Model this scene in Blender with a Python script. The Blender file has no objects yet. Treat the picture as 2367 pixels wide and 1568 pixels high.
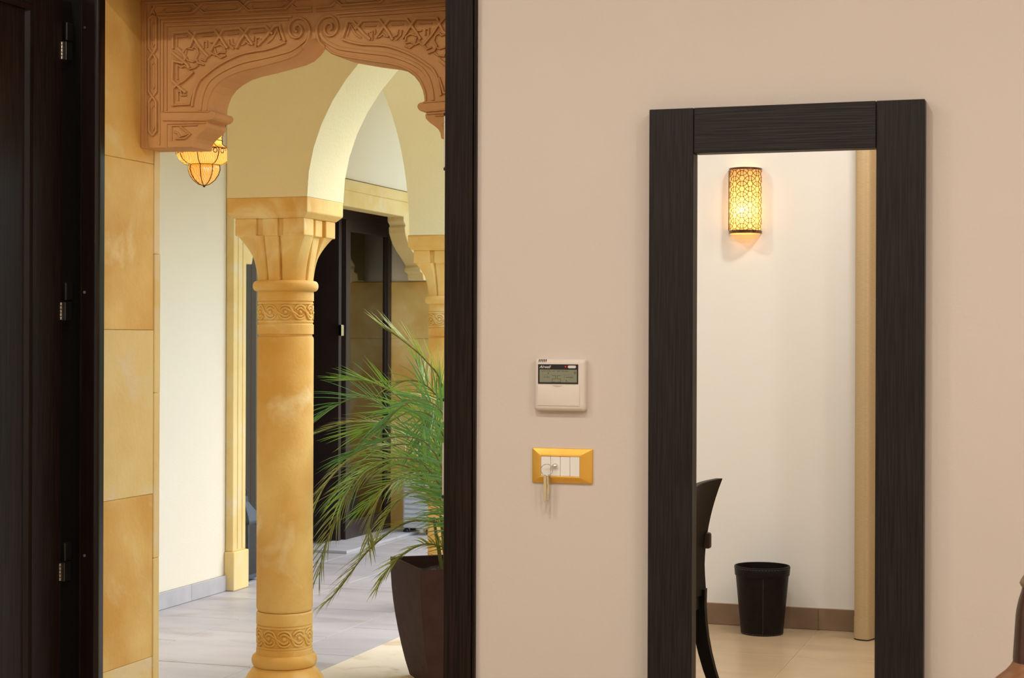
import bpy, bmesh, math, random
from math import sin, cos, pi, radians, sqrt, atan2
from mathutils import Vector, Matrix

# ------------------------------------------------------------------ camera
F = 4000.0                      # focal length in pixels of a 2367 px wide frame
A = radians(18.2)               # yaw of the view to the left of the wall normal
ROLL = 0.0035
EYE = Vector((0, 0, 1.3))
R0 = Vector((cos(A), sin(A), 0)); FW = Vector((-sin(A), cos(A), 0)); U0 = Vector((0, 0, 1))
RT = R0 * cos(ROLL) + U0 * sin(ROLL)
UP = U0 * cos(ROLL) - R0 * sin(ROLL)
C = bpy.context.scene.collection
S = bpy.context.scene
cd = bpy.data.cameras.new('camera'); cam = bpy.data.objects.new('camera', cd); C.objects.link(cam)
cd.sensor_width = 36.0; cd.lens = F / 2367 * 36.0; cd.clip_start = 0.05; cd.clip_end = 200
m = Matrix(((RT.x, UP.x, -FW.x, 0), (RT.y, UP.y, -FW.y, 0), (RT.z, UP.z, -FW.z, 1.3), (0, 0, 0, 1)))
cam.matrix_world = m
cd.dof.use_dof = True; cd.dof.focus_distance = 5.4; cd.dof.aperture_fstop = 14
S.camera = cam

def ray(px, py):
    return FW + RT * ((px - 1183.5) / F) - UP * ((py - 784.0) / F)
def PY(px, py, Y): d = ray(px, py); return EYE + d * (Y / d.y)
def PX(px, py, X): d = ray(px, py); return EYE + d * (X / d.x)
def PD(px, py, z): return EYE + ray(px, py) * z

# ------------------------------------------------------------------ world, sun, exposure
W = bpy.data.worlds.new('sky'); S.world = W; W.use_nodes = True
nt = W.node_tree; nt.nodes.clear()
sky = nt.nodes.new('ShaderNodeTexSky'); sky.sky_type = 'NISHITA'; sky.sun_disc = False
sky.sun_elevation = radians(52); sky.sun_rotation = radians(60); sky.dust_density = 1.2; sky.air_density = 1.0; sky.ozone_density = 0.6
bg = nt.nodes.new('ShaderNodeBackground'); bg.inputs['Strength'].default_value = 0.80
wo = nt.nodes.new('ShaderNodeOutputWorld')
nt.links.new(sky.outputs[0], bg.inputs[0]); nt.links.new(bg.outputs[0], wo.inputs[0])
S.view_settings.view_transform = 'Standard'; S.view_settings.look = 'None'
S.view_settings.gamma = 1.0; S.view_settings.use_curve_mapping = False
S.view_settings.exposure = 0.0
LAMP = (0.8, 34.0)      # lamp inside the hanging lantern; radiance of the globe lamps added to warm the arcade
ROOM_W = 16.0          # watts of each ceiling lamp of the room
ROOM_C = (1.0, 0.925, 0.825)

# ------------------------------------------------------------------ materials
def mat(name, c1, c2=None, rough=0.6, metal=0.0, scale=8.0, stretch=(1, 1, 1), detail=4.0, lo=0.35, hi=0.65,
        bump=0.0, bscale=60.0, spec=0.5, coat=0.0, emit=None, estr=0.0, trans=0.0, c3=None, s3=3.0):
    M = bpy.data.materials.new(name); M.use_nodes = True
    t = M.node_tree; b = t.nodes['Principled BSDF']
    b.inputs['Base Color'].default_value = (*c1, 1); b.inputs['Roughness'].default_value = rough
    b.inputs['Metallic'].default_value = metal; b.inputs['Specular IOR Level'].default_value = spec
    b.inputs['Coat Weight'].default_value = coat; b.inputs['Transmission Weight'].default_value = trans
    if emit: b.inputs['Emission Color'].default_value = (*emit, 1); b.inputs['Emission Strength'].default_value = estr
    if c2 or bump:
        tc = t.nodes.new('ShaderNodeTexCoord'); mp = t.nodes.new('ShaderNodeMapping')
        mp.inputs['Scale'].default_value = stretch
        t.links.new(tc.outputs['Object'], mp.inputs[0])
    if c2:
        n = t.nodes.new('ShaderNodeTexNoise'); n.inputs['Scale'].default_value = scale; n.inputs['Detail'].default_value = detail
        r = t.nodes.new('ShaderNodeValToRGB')
        r.color_ramp.elements[0].position = lo; r.color_ramp.elements[0].color = (*c1, 1)
        r.color_ramp.elements[1].position = hi; r.color_ramp.elements[1].color = (*c2, 1)
        t.links.new(mp.outputs[0], n.inputs[0]); t.links.new(n.outputs[0], r.inputs[0])
        out = r.outputs[0]
        if c3:
            n3 = t.nodes.new('ShaderNodeTexNoise'); n3.inputs['Scale'].default_value = s3; n3.inputs['Detail'].default_value = 6
            n3.inputs['Distortion'].default_value = 0.6
            r3 = t.nodes.new('ShaderNodeValToRGB'); r3.color_ramp.elements[0].position = 0.56; r3.color_ramp.elements[1].position = 0.72
            mx = t.nodes.new('ShaderNodeMixRGB'); mx.inputs[2].default_value = (*c3, 1)
            t.links.new(mp.outputs[0], n3.inputs[0]); t.links.new(n3.outputs[0], r3.inputs[0])
            t.links.new(r3.outputs[0], mx.inputs[0]); t.links.new(out, mx.inputs[1]); out = mx.outputs[0]
        t.links.new(out, b.inputs['Base Color'])
    if bump:
        nb = t.nodes.new('ShaderNodeTexNoise'); nb.inputs['Scale'].default_value = bscale; nb.inputs['Detail'].default_value = 3
        bp = t.nodes.new('ShaderNodeBump'); bp.inputs['Strength'].default_value = bump; bp.inputs['Distance'].default_value = 0.01
        t.links.new(mp.outputs[0], nb.inputs[0]); t.links.new(nb.outputs[0], bp.inputs['Height']); t.links.new(bp.outputs[0], b.inputs['Normal'])
    return M

M = {}
M['paint'] = mat('beige_paint', (.665, .585, .53), (.685, .605, .545), .75, scale=1.2, bump=.035, bscale=130, spec=.25)
M['ceil'] = mat('ceiling_paint', (.80, .76, .70), rough=.85)
M['backpaint'] = mat('pale_paint', (.86, .865, .855), (.88, .885, .875), .6, scale=1.0, bump=.02, bscale=130, spec=.3)
M['plaster'] = mat('cream_plaster', (.84, .75, .43), (.87, .78, .47), .85, scale=2.0, bump=.12, bscale=90, spec=.2)
M['plaster_w'] = mat('white_plaster', (.88, .80, .61), (.90, .82, .63), .85, scale=1.5, bump=.12, bscale=110, spec=.2)
M['stone'] = mat('yellow_limestone', (.72, .40, .085), (.89, .63, .22), .7, scale=4.2, detail=9, lo=.33, hi=.68, bump=.12, bscale=70, spec=.25, c3=(.90, .73, .36), s3=4.5)
M['stone_pale'] = mat('pale_limestone', (.82, .60, .23), (.87, .68, .31), .7, scale=5, detail=8, bump=.12, bscale=70, spec=.25, c3=(.84, .70, .45), s3=6)
M['stone_red'] = mat('brown_sandstone', (.54, .265, .095), (.61, .325, .128), .75, scale=6, detail=8, bump=.15, bscale=80, spec=.2)
M['wenge'] = mat('dark_wenge', (.010, .0055, .0042), (.022, .012, .009), .42, scale=14, stretch=(22, 22, .5), detail=5, lo=.4, hi=.62, bump=.08, bscale=14, spec=.13)
M['wenge_gloss'] = mat('dark_varnish', (.008, .0045, .004), (.012, .007, .006), .18, scale=14, stretch=(22, 22, .5), spec=.3)
M['black'] = mat('shaded_rabbet', (.003, .002, .002), rough=.7, spec=.15)  # shade of the recess is put into a near-black wood colour
M['frame_v'] = mat('mirror_wood_vertical', (.008, .0058, .0052), (.019, .0145, .0135), .45, scale=12, stretch=(22, 22, .6), detail=6, lo=.38, hi=.62, bump=.12, bscale=12, spec=.25)
M['frame_h'] = mat('mirror_wood_horizontal', (.008, .0058, .0052), (.019, .0140, .0125), .45, scale=12, stretch=(.6, 22, 22), detail=6, lo=.38, hi=.62, bump=.12, bscale=12, spec=.25)
M['mirror'] = mat('silvered_glass', (.93, .92, .90), rough=0.0, metal=1.0)
M['steel'] = mat('brushed_steel', (.62, .58, .52), rough=.35, metal=1.0)
M['darksteel'] = mat('dark_steel', (.10, .09, .085), rough=.35, metal=.9)
M['chrome'] = mat('chrome', (.80, .78, .75), rough=.12, metal=1.0)
M['brass'] = mat('key_brass', (.80, .68, .42), rough=.25, metal=1.0)
M['gold'] = mat('gold_plate', (.86, .47, .075), (.90, .51, .09), .38, metal=.55, scale=30, spec=.5)
M['white_p'] = mat('ivory_plastic', (.74, .66, .58), rough=.45)
M['white_b'] = mat('white_plastic', (.88, .84, .80), rough=.35)
M['blackp'] = mat('black_plastic', (.010, .008, .007), rough=.35)
M['lcd'] = mat('lcd_grey', (.235, .24, .165), rough=.3)
M['lcdink'] = mat('lcd_ink', (.055, .055, .035), rough=.6)
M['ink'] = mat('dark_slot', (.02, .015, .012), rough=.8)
M['label'] = mat('white_print', (.75, .72, .68), rough=.5)
M['led'] = mat('red_led', (.4, .01, .01), rough=.3, emit=(1, .02, .02), estr=.6)
M['clear'] = mat('clear_tag', (.9, .86, .8), rough=.08, trans=.85)
M['tile_room'] = mat('beige_tile', (.45, .34, .215), (.53, .41, .27), .28, scale=2.4, stretch=(1, 3, 1), detail=6, bump=.03, bscale=40, spec=.45)
M['grout'] = mat('grout', (.62, .52, .38), rough=.9)
M['base_room'] = mat('brown_tile', (.23, .15, .095), (.29, .19, .13), .4, scale=9, detail=6)
M['tile_out'] = mat('grey_tile', (.44, .42, .41), (.53, .50, .48), .42, scale=2.2, stretch=(1, 2.4, 1), detail=8, bump=.06, bscale=30, spec=.4, c3=(.37, .33, .30), s3=2.6)
M['grout_out'] = mat('grey_grout', (.34, .30, .27), rough=.9)
M['slab'] = mat('cream_slab', (.76, .66, .47), (.82, .73, .55), .5, scale=4, detail=7, c3=(.60, .46, .28), s3=5)
M['base_out'] = mat('grey_stone_skirting', (.47, .45, .44), (.54, .52, .51), .5, scale=9, detail=6)
M['leather'] = mat('black_leather', (.006, .004, .004), (.010, .0065, .006), .45, scale=30, bump=.15, bscale=220, spec=.16)
M['stitch'] = mat('grey_thread', (.16, .13, .11), rough=.8)
M['chairwood'] = mat('black_stained_wood', (.005, .004, .0035), (.009, .007, .006), .5, scale=12, stretch=(20, 20, 1), spec=.12)
M['chairleather'] = mat('brown_leather', (.035, .016, .013), rough=.45)
M['planter'] = mat('brown_planter', (.046, .022, .017), (.056, .028, .022), .7, scale=20, bump=.05, bscale=200, spec=.1)
M['soil'] = mat('dark_soil', (.02, .012, .006), (.06, .035, .02), .95, scale=60, bump=.8, bscale=70)
M['lanternmetal'] = mat('grey_blue_metal', (.10, .12, .16), rough=.4, metal=.6)
M['glass'] = mat('window_glass', (.55, .52, .48), rough=.03, trans=.0, spec=.9)
M['doorframe'] = mat('dark_door_paint', (.030, .018, .015), (.036, .022, .018), .4, scale=10)
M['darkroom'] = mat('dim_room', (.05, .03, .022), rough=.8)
M['wire'] = mat('bronze_wire', (.05, .024, .008), rough=.45, metal=.5)
M['tub'] = mat('white_shell', (.80, .80, .78), rough=.35)
M['unit'] = mat('white_enamel', (.72, .74, .74), rough=.4)
M['bulb'] = mat('bulb_glass', (1, .9, .7), rough=.4, emit=(1, .72, .38), estr=30)
M['downlight'] = mat('lamp_disc', (1, 1, 1), rough=.4, emit=(1, .85, .68), estr=4)
M['globe'] = mat('lit_globe', (1, .85, .6), rough=.4, emit=(1, .72, .33), estr=LAMP[1])
M['bronze'] = mat('bronze_rim', (.16, .085, .05), rough=.25, metal=.9)
M['vase'] = mat('smoked_glass', (.065, .030, .022), (.085, .042, .030), .25, scale=5, spec=.4, coat=.1)
M['vaseneck'] = mat('taupe_glaze', (.24, .165, .115), rough=.35)
M['tablewood'] = mat('table_wood', (.22, .085, .032), (.26, .11, .045), .4, scale=10, stretch=(1, 14, 14))

def glass_thin(name, tint, mixf=0.25, rough=.02):
    m_ = bpy.data.materials.new(name); m_.use_nodes = True; t = m_.node_tree; t.nodes.clear()
    o = t.nodes.new('ShaderNodeOutputMaterial'); mx = t.nodes.new('ShaderNodeMixShader')
    tr = t.nodes.new('ShaderNodeBsdfTransparent'); tr.inputs[0].default_value = (*tint, 1)
    gl = t.nodes.new('ShaderNodeBsdfGlossy'); gl.inputs['Roughness'].default_value = rough
    fr = t.nodes.new('ShaderNodeFresnel'); fr.inputs[0].default_value = 1.5
    ad = t.nodes.new('ShaderNodeMath'); ad.operation = 'ADD'; ad.inputs[1].default_value = mixf; ad.use_clamp = True
    t.links.new(fr.outputs[0], ad.inputs[0]); t.links.new(ad.outputs[0], mx.inputs[0])
    t.links.new(tr.outputs[0], mx.inputs[1]); t.links.new(gl.outputs[0], mx.inputs[2]); t.links.new(mx.outputs[0], o.inputs[0])
    return m_
M['pane'] = glass_thin('tinted_pane', (.35, .33, .30), .22)
M['pane_clear'] = glass_thin('clear_pane', (.75, .78, .80), .06)

def translucent(name, c1, c2, scale, stretch=(1, 1, 1), tw=.6, gloss=.1, wave=False, rough=.2):
    m_ = bpy.data.materials.new(name); m_.use_nodes = True; t = m_.node_tree; t.nodes.clear()
    o = t.nodes.new('ShaderNodeOutputMaterial')
    tc = t.nodes.new('ShaderNodeTexCoord'); mp = t.nodes.new('ShaderNodeMapping'); mp.inputs['Scale'].default_value = stretch
    n = t.nodes.new('ShaderNodeTexWave' if wave else 'ShaderNodeTexNoise'); n.inputs['Scale'].default_value = scale
    if wave: n.inputs['Distortion'].default_value = 6; n.inputs['Detail'].default_value = 3; n.bands_direction = 'DIAGONAL'
    r = t.nodes.new('ShaderNodeValToRGB'); r.color_ramp.elements[0].color = (*c1, 1); r.color_ramp.elements[1].color = (*c2, 1)
    t.links.new(tc.outputs['Object'], mp.inputs[0]); t.links.new(mp.outputs[0], n.inputs[0]); t.links.new(n.outputs[0], r.inputs[0])
    d = t.nodes.new('ShaderNodeBsdfDiffuse'); tl = t.nodes.new('ShaderNodeBsdfTranslucent'); g = t.nodes.new('ShaderNodeBsdfGlossy')
    g.inputs['Roughness'].default_value = rough
    t.links.new(r.outputs[0], d.inputs[0]); t.links.new(r.outputs[0], tl.inputs[0])
    m1 = t.nodes.new('ShaderNodeMixShader'); m1.inputs[0].default_value = tw
    m2 = t.nodes.new('ShaderNodeMixShader'); m2.inputs[0].default_value = gloss
    t.links.new(d.outputs[0], m1.inputs[1]); t.links.new(tl.outputs[0], m1.inputs[2])
    t.links.new(m1.outputs[0], m2.inputs[1]); t.links.new(g.outputs[0], m2.inputs[2]); t.links.new(m2.outputs[0], o.inputs[0])
    if wave:
        bp = t.nodes.new('ShaderNodeBump'); bp.inputs['Strength'].default_value = .6; bp.inputs['Distance'].default_value = .004
        t.links.new(n.outputs[0], bp.inputs['Height'])
        for q in (d, g): t.links.new(bp.outputs[0], q.inputs['Normal'])
    return m_
M['amber'] = translucent('amber_glass', (.76, .38, .045), (.96, .68, .20), 60, (1, 1, .6), .45, .18, True)
M['shade'] = translucent('parchment_shade', (.88, .70, .46), (.90, .73, .49), 30, tw=.8, gloss=.02)
M['curtain'] = translucent('linen_curtain', (.50, .37, .21), (.66, .51, .31), 90, (.5, .5, 5), .15, .0)
def leafmat(name, c1, c2):
    return translucent(name, c1, c2, 9, tw=.32, gloss=.09, rough=.38)
M['leaf1'] = leafmat('palm_green', (.14, .31, .022), (.30, .50, .055))
M['leaf2'] = leafmat('palm_yellow_green', (.30, .38, .03), (.50, .52, .08))
M['leaf3'] = leafmat('palm_deep_green', (.055, .19, .03), (.15, .37, .075))
M['leaf4'] = leafmat('palm_olive', (.20, .25, .03), (.36, .36, .06))
M['stem'] = mat('palm_stem', (.14, .15, .03), (.22, .18, .05), .6, scale=20)

# ------------------------------------------------------------------ mesh helpers
class MB:
    def __init__(s): s.v = []; s.f = []
    def add(s, vs, fs):
        o = len(s.v); s.v += [tuple(p) for p in vs]; s.f += [tuple(i + o for i in f) for f in fs]
    def box(s, x0, x1, y0, y1, z0, z1):
        s.add([(x0, y0, z0), (x1, y0, z0), (x1, y1, z0), (x0, y1, z0), (x0, y0, z1), (x1, y0, z1), (x1, y1, z1), (x0, y1, z1)],
              [(0, 3, 2, 1), (4, 5, 6, 7), (0, 1, 5, 4), (1, 2, 6, 5), (2, 3, 7, 6), (3, 0, 4, 7)]); return s
    def prism(s, pts, a, b, axis='Y'):
        # pts 2D; axis 'Y': (x,z) extruded in y, 'X': (y,z) extruded in x, 'Z': (x,y) extruded in z
        def q(p, d): return {'Y': (p[0], d, p[1]), 'X': (d, p[0], p[1]), 'Z': (p[0], p[1], d)}[axis]
        n = len(pts)
        s.add([q(p, a) for p in pts] + [q(p, b) for p in pts],
              [tuple(range(n)), tuple(range(2 * n - 1, n - 1, -1))] + [(i, i + n, (i + 1) % n + n, (i + 1) % n) for i in range(n)]); return s
    def loft(s, rings, cap=True, closed=True):
        n = len(rings[0]); vs = [p for r in rings for p in r]; fs = []
        for i in range(len(rings) - 1):
            for j in range(n if closed else n - 1):
                k = (j + 1) % n
                fs.append((i * n + j, i * n + k, (i + 1) * n + k, (i + 1) * n + j))
        if cap: fs.append(tuple(range(n - 1, -1, -1))); fs.append(tuple(range((len(rings) - 1) * n, len(rings) * n)))
        s.add(vs, fs); return s
    def lathe(s, prof, c=(0, 0), n=48, cap=True):
        return s.loft([[(c[0] + r * cos(2 * pi * k / n), c[1] + r * sin(2 * pi * k / n), z) for k in range(n)] for r, z in prof], cap)
    def tube(s, pts, r, n=6, closed=False):
        P = [Vector(p) for p in pts]; rings = []
        N = len(P); prev = None
        for i in range(N):
            if closed: t = (P[(i + 1) % N] - P[i - 1])
            else: t = P[min(i + 1, N - 1)] - P[max(i - 1, 0)]
            t.normalize()
            if prev is None:
                a = Vector((0, 0, 1)) if abs(t.z) < .9 else Vector((1, 0, 0))
                u = t.cross(a).normalized()
            else:
                u = (prev - t * prev.dot(t)).normalized()
            prev = u; w = t.cross(u)
            rr = r[i] if isinstance(r, (list, tuple)) else r
            rings.append([P[i] + (u * cos(2 * pi * k / n) + w * sin(2 * pi * k / n)) * rr for k in range(n)])
        if closed: rings.append(rings[0]); s.loft(rings, False)
        else: s.loft(rings, True)
        return s
    def ribbon(s, pts, w, h, put, closed=False):
        # flat-topped raised strip along 2D pts; put(x,z,height) -> 3D
        P = [Vector(p) for p in pts]; n = len(P); L = []
        for i in range(n):
            if closed: a = (P[i] - P[i - 1]); b = (P[(i + 1) % n] - P[i])
            else:
                a = P[i] - P[i - 1] if i else P[1] - P[0]
                b = P[i + 1] - P[i] if i < n - 1 else P[-1] - P[-2]
            a.normalize(); b.normalize()
            na = Vector((-a.y, a.x)); nb = Vector((-b.y, b.x)); mm = na + nb
            if mm.length < .2: mm = na.copy()
            mm.normalize(); k = min(1.8, 1 / max(.3, mm.dot(na)))
            L.append((P[i], mm * k))
        rings = []
        for p, o in L:
            q = [p + o * (w * .5), p + o * (w * .34), p + o * (w * .08), p - o * (w * .08), p - o * (w * .34), p - o * (w * .5)]
            hh = [-.002, h, h * .82, h * .82, h, -.002]
            rings.append([put(c.x, c.y, d) for c, d in zip(q, hh)])
        if closed: rings.append(rings[0])
        s.loft(rings, not closed, True); return s
    def ball(s, c, r, n=8, k=6, sz=(1, 1, 1)):
        return s.loft([[(c[0] + r * sz[0] * sin(pi * i / k) * cos(2 * pi * j / n), c[1] + r * sz[1] * sin(pi * i / k) * sin(2 * pi * j / n), c[2] - r * sz[2] * cos(pi * i / k))
                        for j in range(n)] for i in [0.15] + list(range(1, k)) + [k - .15]], True)

def wl(o):
    v = Vector((0, 0, 0))
    while o is not None: v += o.location; o = o.parent
    return v
def obj(name, mb, material, parent=None, bevel=0.0, seg=2, smooth=False, label=None, kind=None, auto=None):
    me = bpy.data.meshes.new(name)
    me.from_pydata(mb.v, [], mb.f); me.validate(); me.update()
    bm = bmesh.new(); bm.from_mesh(me)
    bmesh.ops.remove_doubles(bm, verts=bm.verts, dist=1e-6)
    bmesh.ops.recalc_face_normals(bm, faces=bm.faces)
    if bevel:
        es = [e for e in bm.edges if len(e.link_faces) == 2 and e.calc_face_angle() > radians(25)]
        bmesh.ops.bevel(bm, geom=es, offset=bevel, segments=seg, profile=.5, affect='EDGES', clamp_overlap=True)
    ang = radians(auto if auto else 35)
    if smooth:
        for f in bm.faces: f.smooth = True
        for e in bm.edges:
            if len(e.link_faces) == 2 and e.calc_face_angle() > ang: e.smooth = False
    bm.to_mesh(me); bm.free()
    if isinstance(material, str): material = M[material]
    me.materials.append(material)
    o = bpy.data.objects.new(name, me); C.objects.link(o)
    if parent: o.parent = parent; o.location = -wl(parent)
    if label: o['label'] = label
    if kind: o['kind'] = kind
    return o
def thing(name, loc, label, cat, group=None):
    o = bpy.data.objects.new(name, None); C.objects.link(o); o.location = loc
    o.empty_display_size = .1; o['label'] = label; o['category'] = cat
    if group: o['group'] = group
    return o
def tag(o, label, cat, group=None):
    o['label'] = label; o['category'] = cat
    if group: o['group'] = group
    return o
def struct(name, mb, material, label, cat, parent=None, **k):
    o = obj(name, mb, material, parent, kind='structure', **k)
    if label: o['label'] = label
    if cat: o['category'] = cat
    return o
def copytree(o, loc, label):
    r = o.copy(); C.objects.link(r); r.location = loc; r['label'] = label
    def rec(a, b):
        for ch in list(a.children):
            c = ch.copy(); C.objects.link(c); c.parent = b; rec(ch, c)
    rec(o, r); return r
def B(*a): return MB().box(*a)
def catmull(P, n=8):
    P = [Vector(p) for p in P]; out = []
    Q = [P[0] * 2 - P[1]] + P + [P[-1] * 2 - P[-2]]
    for i in range(1, len(Q) - 2):
        p0, p1, p2, p3 = Q[i - 1:i + 3]
        for k in range(n):
            t = k / n
            out.append(.5 * ((2 * p1) + (p2 - p0) * t + (2 * p0 - 5 * p1 + 4 * p2 - p3) * t * t + (3 * p1 - p0 - 3 * p2 + p3) * t ** 3))
    out.append(P[-1]); return out

random.seed(5)
D = 3.75           # front face of the wall with the door and the mirror
XS = -2.315        # stone reveal of the doorway, left side
XR = -1.40         # right side of the opening
BK = -0.34         # wall behind the camera
MIR = 3.735        # mirror plane
WX = -4.18         # white wall of the gallery
YO = 4.052         # outer face of the room wall
H = 2.9

# ------------------------------------------------------------------ structure: room
w = MB()
w.box(XR + .02, 2.6, D, YO, 0, H); w.box(-4.1, -2.50, D, YO, 0, H); w.box(WX - .5, -4.1, D + .01, YO, 0, H)
w.box(XS, XR + .02, D + .10, YO, 2.46, H); w.box(-2.50, XR + .02, D, D + .10, 2.17, H)
wall_front = struct('wall_front', w, 'paint', 'beige painted wall with the doorway, thermostat and mirror', 'wall')
wall_back = struct('wall_back', B(-4.1, 2.8, BK - .2, BK, 0, H), 'backpaint', 'pale cream wall seen only in the mirror, behind the sconce', 'wall')
struct('wall_left', B(-4.1, -3.9, BK - .2, D, 0, H), 'backpaint', 'pale painted side wall of the room beyond the left edge', 'wall')
struct('wall_right', B(2.6, 2.8, BK - .2, YO, 0, H), 'paint', 'beige painted side wall beyond the right edge', 'wall')
struct('ceiling', B(-4.1, 2.8, BK - .2, YO, H, H + .15), 'ceil', 'pale flat ceiling of the room, above the frame', 'ceiling')
fl = struct('floor', B(-4.0, 2.7, BK - .1, D, -.12, -.004), 'grout', 'beige tiled floor of the room seen in the mirror', 'floor')
tm = {}
def tile(x0, x1, y0, y1, material, parent, name='tile', g=.0022, z=0.0):
    obj(name, B(x0 + g, x1 - g, y0 + g, y1 - g, z - .010, z + random.uniform(-.0006, .0004)), material, parent, bevel=.0012, seg=1)
x = -1.114 - .7 * 4
while x < 2.6:
    y = BK
    ys = [BK, .36, 1.06, 1.76, 2.46, 3.16, D]
    for a, b in zip(ys, ys[1:]):
        tile(max(x, -3.9), min(x + .7, 2.6), a, b, 'tile_room', fl)
    x += .7
# baseboard of the back wall in tile lengths
bb = struct('baseboard_back', B(-3.9, 2.6, BK, BK + .004, 0, .098), 'grout', 'brown tile skirting along the wall seen in the mirror', 'baseboard')
x = -1.114 - .7 * 4
while x < 2.6:
    obj('skirting_tile', B(max(x, -3.9) + .0012, min(x + .7, 2.6) - .0012, BK, BK + .012, .001, .096), 'base_room', bb, bevel=.001, seg=1)
    x += .7

# ------------------------------------------------------------------ doorway: stone reveal of dressed blocks
joints = [0.0, .4625, .89, 1.320, 1.756, 2.19, 2.46]
random.seed(11)
for i, (a, b) in enumerate(zip(joints, joints[1:])):
    pr = random.uniform(-.0015, .0015)
    obj('stone', B(XS - .185, XS + pr, 3.7655, YO - .0285, a + .0004, b - .0004), 'stone_pale' if i in (0, 2) else 'stone', wall_front, bevel=.0012, seg=1)
j2 = [0.0, .16, .72, 1.155, 1.52, 1.9, 2.46]
for a, b in zip(j2, j2[1:]):
    obj('stone', B(XS - .185, XS + random.uniform(.001, .004), YO - .0265, YO + .003, a + .0004, b - .0004), 'stone_pale', wall_front, bevel=.0015, seg=1)
for a, b in zip(joints, joints[1:]):
    obj('stone', B(XR, XR + .02, 3.87, YO, a + .0012, b - .0012), 'stone', wall_front, bevel=.0025, seg=1)

# door casing on the right and the jamb on the left
xa = PY(1097, 784, D - .018).x; xb = PY(1026.5, 784, D - .018).x
t1 = struct('trim_1', MB(), 'wenge', None, None) if False else None
cas = MB(); cas.box(xb, xa - .007, D - .018, D + .118, 0, 2.164); cas.box(xa - .0055, xa, D - .014, D, 0, 2.164)
cas.box(xa - .008, xa - .004, D - .010, D, 0, 2.164)
trim_r = struct('trim_1', cas, 'wenge', 'dark wood door casing between the courtyard view and the beige wall', 'door casing', bevel=.0012, seg=1)
def strike(py0, py1, w0, cap0=True, cap1=True):
    z1 = PY(1024, py0, D).z; z0 = PY(1024, py1, D).z
    o = obj('strike_plate', B(xb - w0, xb + .004, D - .010, D + .02, z0, z1), 'steel', trim_r, bevel=.0008, seg=1, label='brushed steel keep set in the edge of the casing')
    if cap0: obj('plate_cap', B(xb - w0 - .001, xb + .003, D - .0105, D + .02, z1, z1 + .0075), 'blackp', trim_r, bevel=.002)
    if cap1: obj('plate_cap', B(xb - w0 - .001, xb + .003, D - .0105, D + .02, z0 - .0075, z0), 'blackp', trim_r, bevel=.002)
strike(269, 388, .0055)
strike(928, 975, .0055, True, False); strike(975.5, 1023, .003, False, False); strike(1023.5, 1144, .007, False, True)

xj0 = PY(188, 784, 3.735).x; xj1 = PY(225.5, 784, 3.735).x; xg = PY(145, 784, 3.72).x
jam = MB()
jam.box(xj0, xj1 - .012, 3.735, 3.765, 0, 2.169)
jam.loft([[(xj1 - .0125 + .012 * sin(pi / 2 * k / 6), 3.735 + .012 * (1 - cos(pi / 2 * k / 6)), z) for k in range(7)] + [(xj1, 3.765, z), (xj1 - .0125, 3.765, z)] for z in (0, 2.169)])
trim_l = struct('trim_2', jam, 'wenge_gloss', 'glossy dark door jamb beside the stone reveal', 'door jamb', bevel=.0)
obj('rabbet', B(-2.50, xj0, 3.751, 3.765, 0, 2.17), 'black', trim_l)
obj('stop_edge', B(xj0 - .0016, xj0 + .001, 3.731, 3.76, 0, 2.169), 'wenge', trim_l)
hd = MB(); hd.box(xj0, xb, 3.736, 3.765, 2.17, 2.27); hd.box(xj0, xa, D - .018, D, 2.165, 2.28)
struct('trim_3', hd, 'wenge', 'dark wood head casing above the doorway, out of the picture', 'door casing')
for py in (64, 676, 1285):
    p = PY(195.5, py, 3.735)
    mbx = MB(); mbx.loft([[(p.x + r * cos(a_), 3.735 - d_, p.z + r * sin(a_)) for a_ in [2 * pi * k / 14 for k in range(14)]] for r, d_ in ((.0036, 0), (.0036, .0012), (.002, .0014), (.0018, .0004))])
    obj('screw', mbx, 'steel' if py > 100 else 'darksteel', trim_l, smooth=True)

# open door leaf, hinged on the left jamb, standing into the room
leaf_y1 = 3.715; leaf_y0 = leaf_y1 - .84
th = .044
door = MB()
x1 = xg; x0 = xg - th
st = .125
door.box(x0, x1, leaf_y1 - st, leaf_y1, .012, 2.155); door.box(x0, x1, leaf_y0, leaf_y0 + st, .012, 2.155)
door.box(x0, x1, leaf_y0 + st, leaf_y1 - st, .012, .20); door.box(x0, x1, leaf_y0 + st, leaf_y1 - st, PY(70, 12, 3.6).z, 2.155)
door_leaf = struct('door_1', door, 'wenge', 'open dark wood door leaf at the left edge', 'door', bevel=.001, seg=1)
zt = PY(70, 12, 3.6).z
obj('panel', B(x0 + .012, x1 - .014, leaf_y0 + st, leaf_y1 - st, .20, zt), 'wenge', door_leaf)
mo = MB()
for (ya, yb, za, zb) in ((leaf_y1 - st - .016, leaf_y1 - st, .20, zt), (leaf_y0 + st, leaf_y0 + st + .016, .20, zt)):
    mo.loft([[(x1 - .014, ya, z), (x1 - .004, (ya + yb) / 2, z), (x1 - .001, yb if ya > 3.3 else ya, z), (x1 - .014, yb, z)] for z in (za, zb)])
mo.box(x1 - .014, x1 - .003, leaf_y0 + st, leaf_y1 - st, zt - .016, zt); mo.box(x1 - .014, x1 - .003, leaf_y0 + st, leaf_y1 - st, .20, .216)
obj('moulding', mo, 'wenge_gloss', door_leaf)
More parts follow.
